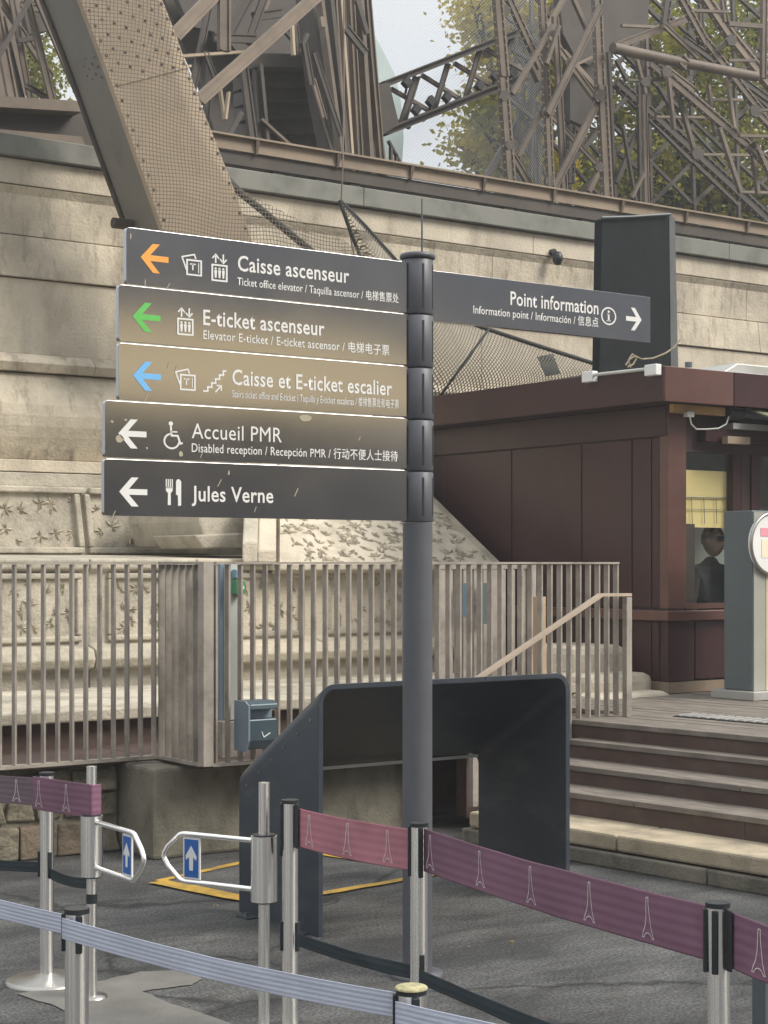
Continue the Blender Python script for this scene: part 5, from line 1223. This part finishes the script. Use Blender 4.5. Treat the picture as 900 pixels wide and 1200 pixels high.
poly_y([(622, 75), (638, 60), (640, 92), (632, 96)], 16.2, 0.08, 'gusset_plate', STEEL, rl)
poly_y([(560, -20), (562, -20), (562, -19), (560, -19)], 16.2, 0.08, 'bolt', STEEL, rl)
member(718, 56, 800, 74, 12, 15.2, rl, STEEL, name='round_tube', rnd_=True); member(798, 73, 886, 90, 11, 15.2, rl, STEEL, name='round_tube', rnd_=True)
member(796, 70, 803, 77, 14, 15.18, rl, STEEL, name='tube_collar', rnd_=False)

for (px, py, r_) in ((641, 132, 9), (703, 112, 10), (592, 112, 9), (757, 96, 8), (818, 180, 10), (824, 46, 10), (858, 47, 9), (669, 75, 9), (598, 170, 8), (645, 212, 9), (703, 196, 8), (886, 130, 10), (592, 12, 10), (704, 12, 10), (782, 84, 9)):
    a0 = random.random(); r_ *= 0.72; poly_y([(px+r_*math.cos(a0+k*math.pi/3), py+r_*1.1*math.sin(a0+k*math.pi/3)) for k in range(6)], 15.62, 0.03, 'gusset_plate', STEELD, rl)
b = MB()
for a in G:
    if a[4] >= 9:
        n_ = int(math.hypot(a[2]-a[0], a[3]-a[1])/9)
        for k in range(n_):
            for sg in (-1, 1):
                q_ = Vector((a[0]+(a[2]-a[0])*k/n_, a[1]+(a[3]-a[1])*k/n_)); d_ = Vector((a[2]-a[0], a[3]-a[1])).normalized(); q_ += Vector((-d_.y, d_.x))*sg*a[4]*0.4
                rivet(on_y(q_.x, q_.y, yy[a[5]]-0.09), 0.013)
b.build('rivets', STEELM, rl, kind='stuff')

# ================================================================== trees behind
def tree(label, x, y, h, blobs, n, m, seed, sz=0.16, name='plane_tree'):
    rnd = random.Random(seed); t = thing(name, label, 'tree', (x, y, 0), 'trees behind the tower')
    b = MB(); tips = []
    b.tube([(x, y, 0), (x+.1, y, h*0.35), (x, y+.1, h*0.6)], 0.3, 12, rs=[0.36, 0.26, 0.16]); b.build('trunk', BARK, t)
    b = MB()
    for (c, r) in blobs:
        c = Vector(c); s0 = Vector((x, y, h*rnd.uniform(0.3, 0.55))); mid = s0.lerp(c, 0.55)+Vector((0, 0, 0.4))
        b.tube([s0, mid, c], 0.08, 7, rs=[0.12, 0.07, 0.03])
        for k in range(5):
            e = c+Vector((rnd.gauss(0, 1), rnd.gauss(0, 1), rnd.gauss(0, .8))).normalized()*r*0.9; b.tube([c.lerp(mid, 0.3), e], 0.02, 5, rs=[0.03, 0.01])
    b.build('limbs', BARK, t)
    b = MB(); tot = sum(r**2.2 for _, r in blobs)
    for (c, r) in blobs:
        c = Vector(c); nn = int(n*r**2.2/tot); ncl = max(3, nn//26)
        for _ in range(ncl):
            d = Vector((rnd.gauss(0, 1), rnd.gauss(0, 1), rnd.gauss(0, 1))).normalized()*r*rnd.random()**0.45
            cc_ = c+Vector((d.x, d.y, d.z*0.85))
            for _ in range(26):
                p = cc_+Vector((rnd.gauss(0, .22), rnd.gauss(0, .22), rnd.gauss(0, .16))); s = sz*rnd.uniform(.6, 1.3)
                a = Vector((rnd.gauss(0, 1), rnd.gauss(0, 1), rnd.gauss(0, .6))).normalized(); g_ = a.cross(Vector((rnd.gauss(0, 1), rnd.gauss(0, 1), rnd.gauss(0, 1)))).normalized()
                b.add([p-a*s*.5, p+g_*s*.33, p+a*s*.5, p-g_*s*.33], [(0, 1, 2, 3)])
    o = b.build('foliage', m, t, kind='stuff'); return t
def bl(L, D): return [(tuple(at_d(px, py, D+random.uniform(-1.2, 1.2))), r*D/2000) for px, py, r in L]
tA = bl([(565, 20, 26), (585, 60, 26), (575, 135, 30), (570, 180, 28), (600, 160, 34), (615, 30, 40), (640, 100, 40), (590, 110, 24), (560, 5, 18), (608, 200, 30), (548, 168, 14), (630, 200, 34)], 26)
c0 = at_d(640, 400, 26); tree('yellowing broadleaf tree whose left side shows against the sky', c0.x, c0.y, 8, tA, 13000, LEAFA, 21, sz=0.115)
tB = bl([(690, 40, 50), (760, 30, 55), (830, 40, 60), (890, 30, 60), (700, 120, 50), (780, 120, 60), (850, 120, 60), (910, 120, 60), (680, 190, 50), (740, 200, 55), (820, 200, 55), (890, 200, 60), (790, 60, 50), (860, 240, 50)], 30)
c0 = at_d(800, 400, 30); tree('large green broadleaf tree filling the space behind the right lattice', c0.x, c0.y, 9, tB, 19000, LEAFB, 22, sz=0.115)
tC = bl([(690, 205, 30), (750, 190, 38), (800, 205, 42), (780, 240, 40), (850, 235, 40), (710, 235, 30), (890, 250, 34), (770, 110, 14), (800, 170, 24)], 34)
c0 = at_d(780, 400, 34); tree('dark evergreen shrub mass low behind the right lattice', c0.x, c0.y, 7, tC, 12000, LEAFC, 23, sz=0.14, name='dark_tree')
tD = bl([(20, 60, 40), (50, 100, 30), (40, 20, 26)], 30)
c0 = at_d(30, 400, 30); tree('sparse tree glimpsed through the lattice at the top left', c0.x, c0.y, 8, tD, 2200, LEAFB, 24, sz=0.11)

# ================================================================== far side of the square, behind the camera (seen only in reflections)
fb = thing('limestone_building', 'long pale limestone building across the square', 'building', (10, -34, 0))
PIERM = mat('facade_grey_stone', (0.30, 0.28, 0.25), 0.8, var=0.1, scale=0.6)
b = MB(); b.box((-50, -46, 4.6), (80, -36, 8.8)); b.build('wall', PIERM, fb)
b = MB(); b.box((-50, -46, 0), (80, -36.05, 4.59)); b.build('ground_floor', SHOP, fb)
b = MB(); b.prism([(-50, -36, 8.81), (-50, -39, 18), (-50, -46, 18), (-50, -46, 8.81)], (130, 0, 0)); b.build('roof', SLATE, fb)
for k in range(-9, 16):
    b = MB(); b.box((k*4.9, -36.04, 0.0), (k*4.9+2.0, -35.90, 4.2)); b.build('pier', SAND, fb)
b = MB(); b.box((-1, -36.06, 5.6), (0, -36.001, 7.6)); w0 = b.build('window', SHOP, fb)
for k in range(-12, 22):
    if k: clone(w0, 'window', fb, Vector((k*2.6, 0, 0)))
mq = thing('reflector_canopy', 'added golden canopy across the square, unseen, reflected in the signs', 'reflector', (24, -32, 0))  # added unseen behind the camera so the signs reflect gold
b = MB(); b.prism([(16.5, -27.5, 5.6), (16.5, -34.5, 9.0), (16.5, -34.6, 8.95), (16.5, -27.5, 5.5)], (15.0, 0, 0)); b.build('gold_slope', GOLD, mq)
for x in (16.6, 21.5, 26.4, 31.4):
    b = MB(); b.tube([(x, -27.6, 0), (x, -27.6, 5.5)], 0.06, 8); b.build('pole', SHOP, mq)
b = MB(); b.box((16.6, -34.7, 0), (31.4, -34.6, 8.8)); b.build('back_wall', SHOP, mq)

# added panels, unseen at left, reflected as bands of light in the steel posts
hd = thing('reflector_panels', 'added cream and dark reflector panels outside the left edge of the frame', 'reflector_panels', (-6, 0, 0))
for k in range(10):
    b = MB(); b.box((-6, -6+k*1.3, 0), (-5.95, -6+k*1.3+1.28, 2.6)); b.build('panel', (WHITE, SHOP, WHITE, GOLD, PBLUE)[k % 5], hd)

# ================================================================== thin air veil
hz = MB(); hz.box((-70, -50, -1.0), (95, 75, 13.5)); ho = hz.build('haze', None, kind='stuff')
hm = bpy.data.materials.new('haze_air'); hm.use_nodes = True; hm.node_tree.nodes.clear()
ov = hm.node_tree.nodes.new('ShaderNodeOutputMaterial'); pv = hm.node_tree.nodes.new('ShaderNodeVolumePrincipled')
pv.inputs['Color'].default_value = (0.93, 0.95, 0.97, 1); pv.inputs['Density'].default_value = 0.0024; pv.inputs['Anisotropy'].default_value = 0.2
hm.node_tree.links.new(pv.outputs[0], ov.inputs['Volume']); ho.data.materials.clear(); ho.data.materials.append(hm)
tagit(ho, 'thin pale haze filling the whole square', 'haze')
